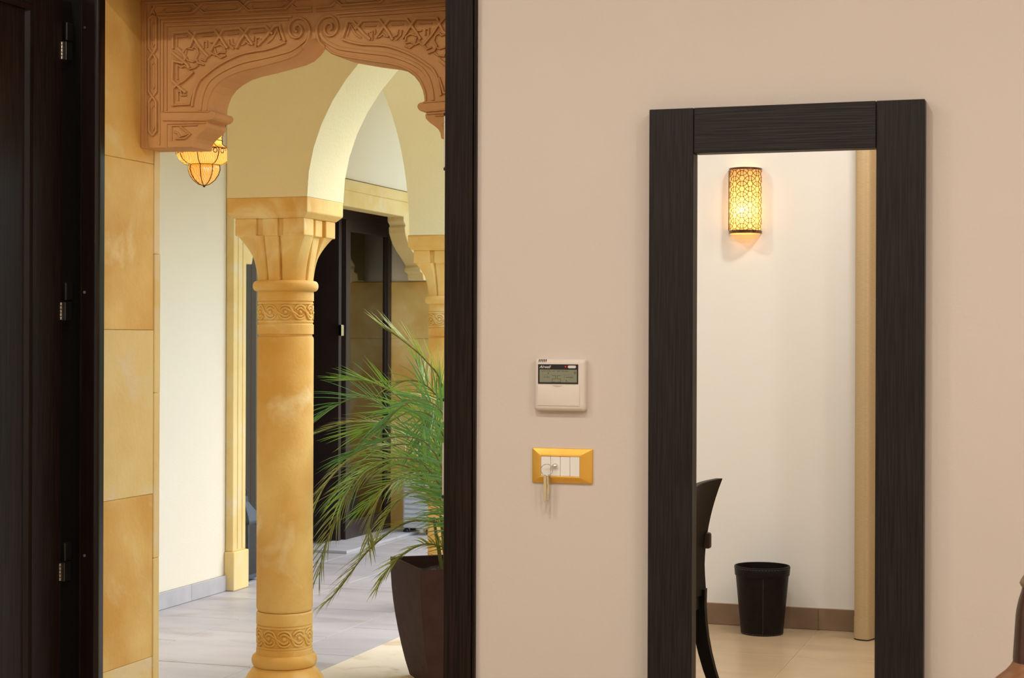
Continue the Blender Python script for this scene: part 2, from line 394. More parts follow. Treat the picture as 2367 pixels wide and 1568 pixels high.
for py in (100, 697, 1295):
    zc = PY(157, py, 3.75).z
    hg = MB(); hg.box(xg - .004, xg + .012, 3.712, 3.742, zc - .048, zc - .002)
    hg.box(xg + .004, xg + .010, 3.72, 3.75, zc + .002, zc + .046)
    h_ = obj('hinge', hg, 'darksteel', door_leaf, bevel=.001, seg=1)
    hk = MB()
    for k in range(5): hk.lathe([(.0028, zc - .046 + k * .0088), (.0028, zc - .039 + k * .0088)], (xg + .001, 3.7095), 10)
    obj('knuckle', hk, 'steel', h_, smooth=True)
    obj('hinge_pin', B(xg + .0095, xg + .0115, 3.7165, 3.72, zc + .0025, zc + .045), 'steel', h_)
hb = MB(); zc = 1.03
hb.tube([(xg, leaf_y0 + .07, zc), (xg + .05, leaf_y0 + .07, zc), (xg + .055, leaf_y0 + .09, zc), (xg + .055, leaf_y0 + .18, zc)], .009, 10)
obj('door_handle', hb, 'steel', door_leaf, smooth=True)

# ------------------------------------------------------------------ structure: gallery and courtyard
fo = struct('floor', B(-7.5, 4.2, 3.755, 13.0, -.14, -.006), 'grout_out', 'grey tiled floor of the arcade walk around the courtyard', 'floor')
tile(XS, XR, 3.755, YO, 'tile_out', fo)
# arcade walk tiles in running rows
random.seed(3)
strips = [(-4.18, -3.69), (-3.69, -3.11), (-3.11, -2.81)]
offs = [6.02 - .59 * 3, 6.90 - .73 * 4, 7.17 - .65 * 5]
lens = [.59, .73, .65]
for (sa, sb), o0, ln in zip(strips, offs, lens):
    y = o0
    while y < 12.5:
        ya, yb = max(y, YO + .01), min(y + ln, 12.5)
        if yb - ya > .02: tile(sa, sb, ya, yb, 'tile_out', fo, g=.0028)
        y += ln
x = -2.81
while x < 4.1:
    tile(x, x + .6, YO, 4.33, 'tile_out', fo, g=.0018); tile(x, x + .6, 4.33, 4.93, 'tile_out', fo, g=.0018); tile(x, x + .6, 4.93, 5.40, 'tile_out', fo, g=.0018); x += .6
# cream slabs of the courtyard
x = -2.81
while x < 4.0:
    y = 5.40
    while y < 12.4:
        tile(x, x + .85, y, min(y + 1.4, 12.5), 'slab', fo, 'slab', g=.0015, z=.004); y += 1.4
    x += .85
for y in (8.22, 9.1, 10.0):
    tile(-5.2, -4.18, y, y + .9, 'tile_out', fo)

wg = MB()
wg.box(WX - .5, WX, YO - .01, 8.0, 0, 3.05); wg.box(WX - .5, WX, 8.0, 10.9, 2.26, 3.05); wg.box(WX - .5, WX, 10.9, 12.6, 0, 3.05)
wall_gallery = struct('wall_gallery', wg, 'plaster_w', 'white plaster wall of the arcade walk, left of the column', 'wall')
struct('wall_end', B(WX - .5, 4.2, 12.5, 12.7, 0, 3.05), 'plaster', 'cream wall closing the far end of the courtyard', 'wall')
struct('wall_court', B(3.6, 3.8, YO, 12.5, 0, 3.3), 'plaster', 'cream wall on the far side of the courtyard', 'wall')
cg = MB(); cg.box(WX - .5, 3.6, YO, 5.82, 3.05, 3.2); cg.box(WX - .5, -2.5, 5.82, 12.5, 3.05, 3.2)
struct('ceiling', cg, 'plaster_w', 'plaster ceiling over the arcade walk', 'ceiling')
bg_ = struct('baseboard_gallery', B(WX, WX + .004, YO, 8.0, 0, .08), 'grout_out', 'grey stone skirting along the white wall', 'baseboard')
for ya, yb in ((YO, 5.2), (5.2, 6.0), (6.0, 6.8), (6.8, 7.62), (7.62, 8.0)):
    obj('skirting_stone', B(WX, WX + .016, ya + .001, yb - .001, .001, .080), 'base_out', bg_, bevel=.001, seg=1)

# stone jamb and lintel of the glazed door in the white wall
YJ = 8.142
jb = MB(); jb.box(WX, -4.136, 8.0, YJ, .20, 3.0); jb.box(WX - .3, -4.15, YJ - .12, YJ - .0, 0, 2.1)
pil = struct('trim_4', jb, 'stone_pale', 'pale stone jamb of the glazed door, left behind the column', 'door jamb', bevel=.004)
obj('plinth', B(WX, -4.122, 7.985, YJ + .012, 0, .20), 'stone_pale', pil, bevel=.006)
gr = MB()
for yy in (8.045, 8.098): gr.box(-4.14, -4.132, yy, yy + .02, .21, 2.9)
obj('fillet', gr, 'stone_pale', pil, bevel=.003)
fj = MB(); fj.box(WX - .3, -4.16, 10.9, 11.25, 0, 1.69)
jamb_far = struct('trim_5', B(WX - .26, -4.170, 10.892, 11.25, 0, 1.68), 'stone', 'stone jamb to the right of the glazed door', 'door jamb')
for a, b in ((0, .42), (.42, .9), (.9, 1.3), (1.3, 1.685)):
    obj('stone', B(WX - .27, -4.160, 10.885, 11.26, a + .001, b - .001), 'stone', jamb_far, bevel=.003, seg=1)
cor = [(10.9, 1.69), (10.78, 1.69), (10.765, 1.735), (10.715, 1.745), (10.715, 1.765), (10.735, 1.785), (10.66, 1.83), (10.56, 1.88), (10.49, 1.93), (10.445, 1.985), (10.44, 2.02), (10.455, 2.035), (10.42, 2.06), (10.42, 2.09)]
mid = (10.9 + YJ) / 2
prof = cor + [(2 * mid - a, b) for a, b in reversed(cor)] + [(YJ, 2.25), (10.9, 2.25)]
lf = thing('stone_lintel', (-4.22, mid, 2.25), 'plain stone lintel with scalloped corbels over the far glazed door', 'lintel')
obj('lintel_slab', MB().prism(prof, -4.28, -4.165, 'X'), 'stone_pale', lf, bevel=.003, seg=1)
obj('fillet', B(-4.166, -4.155, YJ, 10.9, 2.185, 2.25), 'stone_pale', lf, bevel=.004)

# ------------------------------------------------------------------ arcade
ZS = 1.793
HW = .155
c1p = PD(660, 784, 6.2); c1p = Vector((c1p.x, c1p.y + .0, 0))
c2p = PD(1038, 784, 8.35); c2p = Vector((c2p.x, c2p.y, 0))
def bay(L, hw, rise, top, n=28):
    a = L / 2 - hw; pts = [(0, top), (0, ZS), (hw, ZS)]
    for k in range(1, n): th_ = pi - pi * k / n; pts.append((L / 2 + a * cos(th_), ZS + rise * sin(th_)))
    return pts + [(L - hw, ZS), (L, ZS), (L, top)]
def arcade(p0, p1, hw=HW, rise=.75, top=3.05, z0=0, mb=None):
    d = (p1 - p0); L = d.length; d.normalize(); nn = Vector((-d.y, d.x, 0))
    pts = bay(L, hw, rise, top); n = len(pts); mb = mb or MB()
    vs = [p0 + d * a + nn * hw + Vector((0, 0, z)) for a, z in pts] + [p0 + d * a - nn * hw + Vector((0, 0, z)) for a, z in pts]
    mb.add(vs, [tuple(range(n)), tuple(range(2 * n - 1, n - 1, -1))] + [(i, i + n, (i + 1) % n + n, (i + 1) % n) for i in range(n)])
    return mb
ex = Vector((2.2, 0, 0))
ar = arcade(c1p + Vector((-.0, 0, 0)), c1p + ex)
ar.box(c1p.x - HW, c1p.x + .0, c1p.y - HW, c1p.y + HW, ZS, 3.05)
arcade(c1p + ex, c1p + ex * 2, mb=ar)
ar.box(c1p.x + 4.4 - .3, 3.6, c1p.y - HW, c1p.y + HW, 0, 3.05)
struct('wall_arcade', ar, 'plaster', 'cream plaster arch wall above the near stone column', 'wall', smooth=True, auto=30)
a2 = arcade(c1p + (c2p - c1p).normalized() * 0.0, c2p)
arcade(c2p, c2p + (c2p - c1p), mb=a2)
struct('wall_arcade', a2, 'plaster', 'cream plaster arch running back to the far column', 'wall', smooth=True, auto=30)

def zc(y): return 1.3 + (784 - y) / 4000 * 6.2
def column(loc, label):
    X, Y = loc.x, loc.y
    t = thing('stone_column', (X, Y, 0), label, 'column', 'carved columns of the arcade')
    r = .1005
    obj('shaft', MB().lathe([(r * .93, zc(1412)), (r * .97, zc(1409)), (r, zc(1404)), (r, zc(1100)), (r, zc(786)), (r * .985, zc(781)), (r * .95, zc(780)), (r * .95, zc(775)), (r, zc(774.5)), (r, zc(753)), (r * .965, zc(750.5))], (X, Y)), 'stone', t, smooth=True, auto=28)
    def band(yt, yb, nm):
        zt_, zb_ = zc(yt), zc(yb); zm = (zt_ + zb_) / 2; hh = (zt_ - zb_) / 2
        obj(nm, MB().lathe([(r * .965, zb_ - .004), (r * .965, zb_), (r * .99, zb_ + .001), (r * .99, zb_ + .007), (r * .94, zb_ + .009), (r * .94, zt_ - .009), (r * .99, zt_ - .007), (r * .99, zt_ - .001), (r * .965, zt_), (r * .965, zt_ + .004)], (X, Y)), 'stone', t, smooth=True, auto=28)
        n = 11; p = 2 * pi * r / n; mb = MB()
        def put(u, v): a = u / r; return (X + r * .955 * cos(a), Y + r * .955 * sin(a), zm + v)
        for k in range(n):
            for ra in (.021, .0125):
                ra *= hh / .0355 * 1.15
                pth = [(ra * cos(radians(d)), ra * sin(radians(d))) for d in range(150, 40, -12)]
                pth += [(p + ra * cos(radians(d)), ra * sin(radians(d))) for d in range(222, 335, 12)]
                pp = []
                for a, b in zip(pth, pth[1:]):
                    m_ = max(1, int(math.hypot(a[0] - b[0], a[1] - b[1]) / .007))
                    pp += [(a[0] + (b[0] - a[0]) * i / m_, a[1] + (b[1] - a[1]) * i / m_) for i in range(m_)]
                pp.append(pth[-1])
                mb.tube([put(k * p + u, v) for u, v in pp], .0046, 6)
            mb.ball(put(k * p, 0), .0075, 8, 5)
        b_ = obj('carved_scrolls', mb, 'stone', t, smooth=True, auto=80)
    band(701, 748, 'carved_band'); band(1444, 1496, 'carved_band')
    obj('collar', MB().lathe([(r * .965, zc(699.5)), (r, zc(698)), (r, zc(680)), (r * .98, zc(676))], (X, Y)), 'stone', t, smooth=True)
    obj('collar', MB().lathe([(r * .965, zc(1443)), (r * 1.0, zc(1441)), (r * 1.0, zc(1416)), (r * .96, zc(1413))], (X, Y)), 'stone', t, smooth=True)
    rg = [(r * .95, zc(678))] + [(r * 1.03 + .0135 * sin(pi * k / 8), zc(676) + (zc(652) - zc(676)) * (1 - cos(pi * k / 8)) / 2) for k in range(9)] + [(r * .95, zc(651))]
    obj('neck_ring', MB().lathe(rg, (X, Y)), 'stone', t, smooth=True, auto=60)
    # base: torus, scotia and flared foot on a square plinth
    bs = [(r * 1.16, .045), (r * 1.52, .046), (r * 1.55, .058), (r * 1.53, .066), (r * 1.42, .068), (r * 1.38, .085), (r * 1.27, .104), (r * 1.15, .119), (r * 1.08, .127)]
    bs += [(r * 1.02 + .0145 * sin(pi * k / 8), .128 + .045 * (1 - cos(pi * k / 8)) / 2) for k in range(9)] + [(r * 1.0, .1735), (r * 1.0, zc(1499)), (r * .965, zc(1496.5))]
    obj('base', MB().lathe(bs, (X, Y), 56), 'stone', t, smooth=True, auto=40)
    obj('plinth', B(X - .165, X + .165, Y - .165, Y + .165, .004, .046), 'stone', t, bevel=.006)
    # bell of the capital with leaf ribs
    rows = []; N = 288
    z0, z1 = zc(653), zc(551)
    for i in range(15):
        tt = i / 14
        e = tt ** 2.6
        ring = []
        for k in range(N):
            a = 2 * pi * k / N
            sq = 1 / max(abs(cos(a)), abs(sin(a)))
            rc = .098 + .016 * tt
            s_ = .130
            rs = min(s_ * sq, s_ * 1.36)
            rad = rc * (1 - e) + rs * e
            fa = (a + pi / 4) % (pi / 2) - pi / 4
            g = math.exp(-((abs(fa) - .28) / .036) ** 2)
            inner = 1 if abs(fa) < .27 else 0
            rad -= g * .017 * min(1, .6 + tt) + inner * .010 * e
            ring.append((X + rad * cos(a), Y + rad * sin(a), z0 + (z1 - z0) * tt))
        rows.append(ring)
    obj('capital_bell', MB().loft(rows), 'stone', t, smooth=True, auto=70)
    blk = MB()
    za, zb = zc(551) - .001, zc(512)
    for sx in (-1, 1):
        for sy in (-1, 1):
            blk.box(min(X + sx * .052, X + sx * .134), max(X + sx * .052, X + sx * .134), min(Y + sy * .052, Y + sy * .134), max(Y + sy * .052, Y + sy * .134), za, zb)
    obj('corner_block', blk, 'stone', t, bevel=.004)
    ce = MB(); ce.box(X - .118, X + .118, Y - .118, Y + .118, za, zb)
    for dx, dy in ((1, 0), (-1, 0), (0, 1), (0, -1)):
        ce.box(X + dx * .118 - (.030 if dx == 0 else .012), X + dx * .118 + (.030 if dx == 0 else .012), Y + dy * .118 - (.030 if dy == 0 else .012), Y + dy * .118 + (.030 if dy == 0 else .012), za, zb)
    obj('block_core', ce, 'stone', t, bevel=.004)
    q = []
    for s_, z in ((.136, zc(512.5)), (.155, zc(500)), (.155, zc(466))):
        q.append([(X - s_, Y - s_, z), (X + s_, Y - s_, z), (X + s_, Y + s_, z), (X - s_, Y + s_, z)])
    obj('abacus', MB().loft(q), 'stone', t, bevel=.003)
    return t
col1 = column(c1p, 'carved yellow stone column in the middle of the doorway view')
column(c2p, 'farther stone column half hidden by the door casing, behind the palm')
copytree(col1, (c1p.x + 2.2, c1p.y, 0), 'carved stone column of the arcade hidden behind the beige wall')

# ------------------------------------------------------------------ carved lintel of the near doorway
YL = 3.955
def LP(px, py): p = PY(px, py, YL); return (p.x, p.z)
XC = LP(726.5, 90)[0]
half = [(322, 343), (446, 341), (448, 328), (452, 320), (460, 312), (471, 303), (479, 294), (480.5, 286), (477, 279.5), (490, 276.5), (496, 271), (497.5, 265), (495, 259), (490, 257), (482, 256.5), (483, 243), (486, 230), (493, 213), (504, 197.5), (519, 185), (540, 173), (565, 164.5), (604, 155.5), (642, 145), (667, 138), (687, 129), (703, 114.5), (714, 99), (721, 92), (725.5, 90)]
hl = [LP(*q) for q in half]
hl[0] = (XS, hl[0][1])
prof = hl + [(2 * XC - a, b) for a, b in reversed(hl)] + [(2 * XC - XS, 2.455), (XS, 2.455)]
# sanity: keep cusp apart
lint = thing('carved_lintel', (XC, YL + .05, 2.455), 'brown carved stone lintel with ogee arch over the doorway', 'lintel')
slab = obj('lintel_slab', MB().prism(prof, YL, YL + .103), 'stone_red', lint, bevel=.0025, seg=2)
def put(x_, z_, h_): return (x_, YL - h_, z_)
def both(mb, pts_px, w_, h_, closed=False):
    P = [LP(*q) for q in pts_px]
    mb.ribbon(P, w_, h_, put, closed); mb.ribbon([(2 * XC - a, b) for a, b in P], w_, h_, put, closed)
def sm(pts, n=5): return [(v.x, v.y) for v in catmull([Vector(p) for p in pts], n)]
# arch band mouldings
mb = MB()
edge_pan = [(446, 246), (448, 231), (454, 206), (463, 187), (473, 177), (498, 157), (524, 141), (560, 125), (590, 118.5), (616, 114.5), (642, 106.5), (661, 98)]
band_mid = [(463, 255), (466, 231), (473, 206), (484, 187), (500, 173), (524, 159), (560, 144), (604, 134), (642, 125), (670, 117), (690, 105), (705, 92), (712, 78)]
band_in = [(478, 255), (479, 240), (483, 225), (490, 209), (501, 194), (517, 181), (540, 169), (566, 160.5), (604, 151.5), (641, 141.5), (666, 134), (684, 125.5), (699, 111.5), (708, 100)]
both(mb, sm(edge_pan), .0075, .007); both(mb, sm(band_mid), .011, .004); both(mb, sm(band_in), .006, .004)
obj('arch_moulding', mb, 'stone_red', lint, smooth=True, auto=40)
# volutes
mb = MB()
vol = [(700, 112), (712, 98), (718, 78), (716, 60), (706, 47), (690, 43), (677, 50), (671, 64), (673, 78), (682, 87), (693, 86), (700, 77), (700, 66), (693, 59), (685, 62), (684, 70), (689, 74)]
both(mb, sm(vol, 6), .0072, .009)
obj('volute', mb, 'stone_red', lint, smooth=True, auto=40)
# panel frame lines
mb = MB()
both(mb, [(377, 258), (377, 51), (560, 44), (676, 39)], .006, .005)
both(mb, [(386, 256), (386, 61), (560, 53), (668, 46)], .005, .0055)
both(mb, [(340, 342), (338, 8), (722, -9)], .006, .004)
both(mb, [(369.5, 335), (369.5, 43), (722, 27)], .005, .004)
both(mb, [(377, 277.5), (478, 278)], .005, .004); both(mb, [(380, 258), (484, 257.5)], .004, .003)
both(mb, [(386, 342), (386, 286), (476, 284)], .004, .003)
both(mb, [(322, 8), (338, 8)], .004, .003)
obj('panel_border', mb, 'stone_red', lint, smooth=True, auto=30)
# chain of long cartouches, down the side and along the top
mb = MB()
xl, xr_ = 346.5, 363.5
both(mb, [(xl, 44), (xl, 112), (xr_, 137), (xr_, 212), (xl, 236), (xl, 303), (355, 314)], .0062, .006)
both(mb, [(xr_, 42), (xr_, 112), (xl, 139), (xl, 212), (xr_, 236), (xr_, 303), (355, 314)], .0062, .0075)
both(mb, [(xl, 44), (355, 37), (xr_, 42)], .0062, .006)
both(mb, [(351, 60), (355, 52), (359, 60), (359, 100), (355, 108), (351, 100)], .003, .003, True)
both(mb, [(351, 152), (355, 144), (359, 152), (359, 200), (355, 206), (351, 200)], .003, .003, True)
both(mb, [(351, 252), (355, 244), (359, 252), (359, 294), (355, 302), (351, 294)], .003, .003, True)
def top(x_, o): return (x_, o - .045 * (x_ - 365))
hi_, lo_ = 14, 35
xs = [(366, 0), (448, 0), (472, 1), (553, 1), (577, 0), (662, 0), (686, 1), (722, 1)]
both(mb, [top(a, hi_ if b == 0 else lo_) for a, b in xs], .0062, .006)
both(mb, [top(a, lo_ if b == 0 else hi_) for a, b in xs], .0062, .0075)
for a, b in ((378, 444), (476, 549), (582, 658)):
    both(mb, [top(a, 24.5), top(a + 6, 20), top(b - 6, 20), top(b, 24.5), top(b - 6, 29), top(a + 6, 29)], .003, .003, True)
both(mb, [top(350, 14), top(360, 35)], .005, .006); both(mb, [top(360, 14), top(350, 35)], .005, .007)
obj('cartouche_chain', mb, 'stone_red', lint, smooth=True, auto=30)
# star strapwork inside the spandrel
mb = MB(); SW = .0085
both(mb, [(402, 246), (402, 205)], SW, .008)
both(mb, [(402, 113), (402, 78), (437, 74), (452, 90), (466, 111), (484, 131)], SW, .008)
both(mb, [(424, 124), (432, 111), (441, 108), (455, 76), (499, 71), (514, 90), (528, 112)], SW, .0085)
both(mb, [(489, 118), (498, 102), (519, 70), (556, 66), (572, 84), (586, 104)], SW, .008)
both(mb, [(549, 112), (558, 94), (578, 65), (616, 62), (632, 79)], SW, .0085)
both(mb, [(598, 106), (612, 92), (637, 61), (649, 59), (653, 75), (661, 96)], SW, .008)
both(mb, [(619, 100), (631, 90), (643, 68), (650, 92)], .005, .006)
both(mb, [(400, 121), (424, 140), (436, 150), (440, 158)], SW, .0085)
both(mb, [(414, 112), (426, 124), (432, 134), (424, 146), (402, 141), (401, 186), (420, 205), (432, 214)], SW, .008)
both(mb, [(402, 205), (412, 196), (428, 186), (440, 175), (449, 166)], SW, .0085)
both(mb, [(402, 243), (440, 241), (444, 225), (450, 206)], .006, .007)
both(mb, [(413, 232), (413, 213), (420, 210), (421, 220), (433, 220)], .005, .006)
both(mb, [(412, 184), (412, 150), (422, 156), (430, 152), (440, 160), (452, 157), (460, 150)], .005, .0065)
both(mb, [(436, 112), (446, 114), (450, 108), (458, 113), (461, 124), (455, 136), (460, 146), (474, 150)], .005, .0065)
both(mb, [(433, 116), (430, 130), (436, 140), (448, 143), (459, 138)], .005, .006)
both(mb, [(411, 107), (411, 87), (434, 85)], .004, .005); both(mb, [(466, 84), (494, 82)], .004, .005)
both(mb, [(527, 80), (552, 78)], .004, .005); both(mb, [(586, 76), (612, 74)], .004, .005)
both(mb, [(472, 112), (472, 96), (480, 96), (480, 110)], .005, .006); both(mb, [(487, 98), (499, 98), (499, 108), (511, 103), (520, 108), (523, 120)], .005, .006)
both(mb, [(530, 92), (532, 104), (542, 113)], .005, .006); both(mb, [(538, 90), (540, 102), (550, 106)], .005, .006)
both(mb, [(594, 108), (594, 88), (600, 88)], .004, .006); both(mb, [(588, 96), (588, 84)], .004, .006); both(mb, [(604, 102), (604, 90)], .004, .006)
both(mb, [(559, 104), (566, 102), (571, 96), (576, 101), (581, 103)], .005, .006)
both(mb, [(466, 137), (476, 141), (480, 134), (492, 124), (500, 128), (510, 121), (522, 122)], .005, .0065)
both(mb, [(498, 112), (503, 128), (512, 134), (524, 128)], .005, .006)
obj('strapwork', mb, 'stone_red', lint, smooth=True, auto=30)
mb = MB()
both(mb, [(398, 325), (398, 291), (458, 289)], .004, .004)
both(mb, [(405, 305), (413, 308), (417, 316), (430, 312), (440, 307)], .005, .005)
both(mb, [(407, 321), (430, 320), (441, 310), (428, 300), (418, 292)], .005, .006)
obj('corbel_carving', mb, 'stone_red', lint, smooth=True, auto=30)

# ------------------------------------------------------------------ mirror on the beige wall
YF = 3.712
mx0 = PY(1499, 784, YF).x; mx1 = PY(2136, 784, YF).x; ix0 = PY(1601, 784, YF).x; ix1 = PY(2024, 784, YF).x
zt0 = PY(1820, 241, YF).z; zi = PY(1815, 347.5, YF).z; zb0 = .03; zbi = zb0 + (zt0 - zi)
mir = thing('wall_mirror', ((mx0 + mx1) / 2, D, zb0), 'tall mirror in a wide black-brown wood frame on the beige wall', 'mirror')
obj('mirror_glass', B(ix0 - .01, ix1 + .01, MIR, D - .002, zbi - .01, zi + .01), 'mirror', mir, label='mirror glass reflecting the opposite wall')
obj('stile', B(mx0, ix0, YF, D, zb0, zt0), 'frame_v', mir, bevel=.0012, seg=1)
obj('stile', B(ix1, mx1, YF, D, zb0, zt0), 'frame_v', mir, bevel=.0012, seg=1)
obj('rail', B(ix0 + .001, ix1 - .001, YF, D, zi, zt0), 'frame_h', mir, bevel=.0012, seg=1)
obj('rail', B(ix0 + .001, ix1 - .001, YF, D, zb0, zbi), 'frame_h', mir, bevel=.0012, seg=1)

# ------------------------------------------------------------------ thermostat
def WP(px, py, y=D): p = PY(px, py, y); return p.x, p.z
def rrect(x0, x1, z0, z1, r, n=5):
    pts = []
    for cx, cz, a0 in ((x1 - r, z1 - r, 0), (x0 + r, z1 - r, 90), (x0 + r, z0 + r, 180), (x1 - r, z0 + r, 270)):
        for k in range(n + 1): a = radians(a0 + 90 * k / n); pts.append((cx + r * cos(a), cz + r * sin(a)))
    return pts
ta, tz1 = WP(1240, 829.5); tb, tz0 = WP(1358, 951)
th_ = thing('thermostat', ((ta + tb) / 2, D, tz0), 'white square thermostat with grey display above the gold switch plate', 'thermostat')
def lay(rings): # list of (inset, y)
    mb = MB(); mb.loft([[(a, y, b) for a, b in rrect(ta + i, tb - i, tz0 + i, tz1 - i, .007)] for i, y in rings]); return mb
obj('housing', lay([(0, D), (0, D - .012), (.0015, D - .0155), (.006, D - .0185), (.0085, D - .019)]), 'white_p', th_, smooth=True, auto=50)
u = (tb - ta) / 118.0
def TX(px): return ta + (px - 1240) * u
def TZ(py): return tz1 - (py - 829.5) * (tz1 - tz0) / 121.5
yf = D - .019
lens = obj('display_bezel', MB().loft([[(a, y, b) for a, b in rrect(TX(1249.7), TX(1342), TZ(888), TZ(842), .0012)] for y in (yf + .002, yf - .0006)]), 'blackp', th_)
lcd = obj('display', B(TX(1253.5), TX(1339), yf - .0009, yf, TZ(884), TZ(854.5)), 'lcd', lens, label='grey green display showing 25')
sg = MB()
def seg(x0, z0, x1, z1, w=.00075):
    x0, x1 = sorted((x0, x1)); z0, z1 = sorted((z0, z1)); sg.box(x0 - w / 2, x1 + w / 2, yf - .0012, yf - .0008, z0 - w / 2, z1 + w / 2)
def digit(cx, w, segs):
    xl_, xr2 = TX(cx - w), TX(cx + w); zt_, zm_, zb_ = TZ(868.5), TZ(876), TZ(883.3)
    for s_ in segs:
        g = .0004
        {'a': lambda: seg(xl_ + g, zt_, xr2 - g, zt_), 'g': lambda: seg(xl_ + g, zm_, xr2 - g, zm_), 'd': lambda: seg(xl_ + g, zb_, xr2 - g, zb_),
         'b': lambda: seg(xr2, zm_ + g, xr2, zt_ - g), 'c': lambda: seg(xr2, zb_ + g, xr2, zm_ - g), 'e': lambda: seg(xl_, zb_ + g, xl_, zm_ - g), 'f': lambda: seg(xl_, zm_ + g, xl_, zt_ - g)}[s_]()
digit(1286.5, 4.0, 'abged'); digit(1298, 3.6, 'afgcd')
obj('digits', sg, 'lcdink', lens)
def text(body, x_, z_, size, material, parent, y_, shear=0.0, name='lettering', align='LEFT', bold=0.0):
    cu = bpy.data.curves.new(name, 'FONT'); cu.body = body; cu.size = size; cu.shear = shear; cu.extrude = .00015; cu.align_x = align; cu.offset = bold
    o = bpy.data.objects.new(name, cu); C.objects.link(o)
    dg = bpy.context.evaluated_depsgraph_get()
    me = bpy.data.meshes.new_from_object(o.evaluated_get(dg)); bpy.data.objects.remove(o)
    me.transform(Matrix.Rotation(pi / 2, 4, 'X')); me.transform(Matrix.Translation((x_, y_, z_)))
    me.materials.clear(); me.materials.append(M[material])
    q = bpy.data.objects.new(name, me); C.objects.link(q); q.parent = parent; q.location = -wl(parent); return q
text('Airwell', TX(1253), TZ(851.0), .0086, 'label', lens, yf - .0008, .45, bold=.00008)
for s_, a, b, sz in (('AUTO', 1258, 859.2, .0034), ('COOL', 1270, 859.2, .0034), ('DRY', 1283, 859.2, .0034), ('HEAT', 1294, 859.2, .0034), ('FAN ONLY', 1304, 859.2, .0034), ('SET TEMP', 1263, 873.2, .0032), ('FAN SPEED', 1314, 873.6, .0036)):
    text(s_, TX(a), TZ(b), sz, 'lcdink', lens, yf - .0010)
ic = MB(); ic.prism([(TX(1272), TZ(862)), (TX(1275.5), TZ(862)), (TX(1273.7), TZ(865))], yf - .0012, yf - .0008)
for k in range(5): ic.box(TX(1332), TX(1337), yf - .0012, yf - .0008, TZ(864 - k * 1.1), TZ(863.6 - k * 1.1))
ic.box(TX(1313), TX(1317.5), yf - .0012, yf - .0008, TZ(881), TZ(880.4)); ic.box(TX(1315), TX(1315.6), yf - .0012, yf - .0008, TZ(882), TZ(877.5))
ic.box(TX(1311), TX(1311.3), yf - .0011, yf - .0008, TZ(874), TZ(868)); ic.box(TX(1256), TX(1336), yf - .0010, yf - .0008, TZ(867.1), TZ(866.9))
obj('display_icons', ic, 'lcdink', lens)
bt = MB(); bt.loft([[(a, y, b) for a, b in rrect(TX(1318.5), TX(1337), TZ(850.8), TZ(844.7), .003)] for y in (yf, yf - .002)])
obj('button', bt, 'label', th_, bevel=.0004, seg=1)
obj('indicator', MB().ball((TX(1313), yf - .0008, TZ(847.6)), .0018), 'led', th_, smooth=True)
vn = MB()
for k in range(5): vn.prism([(TX(1251 + k * 3.95), TZ(837.2)), (TX(1252.3 + k * 3.95), TZ(837.2)), (TX(1253 + k * 3.95), TZ(830.7)), (TX(1251.7 + k * 3.95), TZ(830.7))], yf + .0035, yf - .0003)
obj('vent_slots', vn, 'ink', th_)
obj('flap', MB().loft([[(a, y, b) for a, b in rrect(TX(1248.5 + i), TX(1345.5 - i), TZ(939 - i), TZ(890.5 + i), .001)] for i, y in ((0, yf), (.3, yf - .0012), (1.2, yf - .0016))]), 'white_p', th_, smooth=True, auto=25)
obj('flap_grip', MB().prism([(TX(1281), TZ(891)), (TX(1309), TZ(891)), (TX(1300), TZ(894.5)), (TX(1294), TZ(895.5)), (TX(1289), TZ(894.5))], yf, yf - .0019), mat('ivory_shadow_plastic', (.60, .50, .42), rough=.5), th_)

# ------------------------------------------------------------------ switch plate with key switch
sa, sz1 = WP(1231.5, 1035); sb, _ = WP(1371, 1036); _, sz0 = WP(1300, 1117)
sw = thing('switch_plate', ((sa + sb) / 2, D, sz0), 'gold switch plate with four white modules below the thermostat', 'switch plate')
su = (sb - sa) / 139.5
def SX(px): return sa + (px - 1231.5) * su
def SZ(py): return sz1 - (py - 1035) * (sz1 - sz0) / 82
wx0, wx1, wz0, wz1 = SX(1253.8), SX(1343.8), SZ(1100.5), SZ(1053.5)
def fr(i, y, r=.002): return [(a, y, b) for a, b in rrect(sa + i, sb - i, sz0 + i, sz1 - i, r)]
def wn(i, y): return [(a, y, b) for a, b in rrect(wx0 - i, wx1 + i, wz0 - i, wz1 + i, .0008)]
obj('cover_frame', MB().loft([fr(0, D), fr(0, D - .004), fr(.001, D - .0052), wn(.004, D - .0125), wn(.001, D - .013), wn(0, D - .0125), wn(0, D - .002)], False), 'gold', sw, smooth=True, auto=16)
for k in range(4):
    a, b = wx0 + (wx1 - wx0) * k / 4, wx0 + (wx1 - wx0) * (k + 1) / 4
    md = MB(); ya, yb = D - .0115, D - (.0125 if k == 3 else .0115)
    md.add([(a + .0004, D, wz0 + .0004), (b - .0004, D, wz0 + .0004), (b - .0004, D, wz1 - .0004), (a + .0004, D, wz1 - .0004), (a + .0004, ya, wz0 + .0004), (b - .0004, ya, wz0 + .0004), (b - .0004, yb, wz1 - .0004), (a + .0004, yb, wz1 - .0004)],
           [(0, 3, 2, 1), (4, 5, 6, 7), (0, 1, 5, 4), (1, 2, 6, 5), (2, 3, 7, 6), (3, 0, 4, 7)])
    mo_ = obj('switch_module', md, 'white_b', sw, bevel=.0006, seg=1)
p = Vector((SX(1288), D - .0115, SZ(1076)))
kc = MB(); kc.loft([[(p.x + r_ * cos(2 * pi * k / 20), p.y - d_, p.z + r_ * sin(2 * pi * k / 20)) for k in range(20)] for r_, d_ in ((.006, 0), (.006, .003), (.0052, .006), (.0035, .0075), (.0010, .0078))])
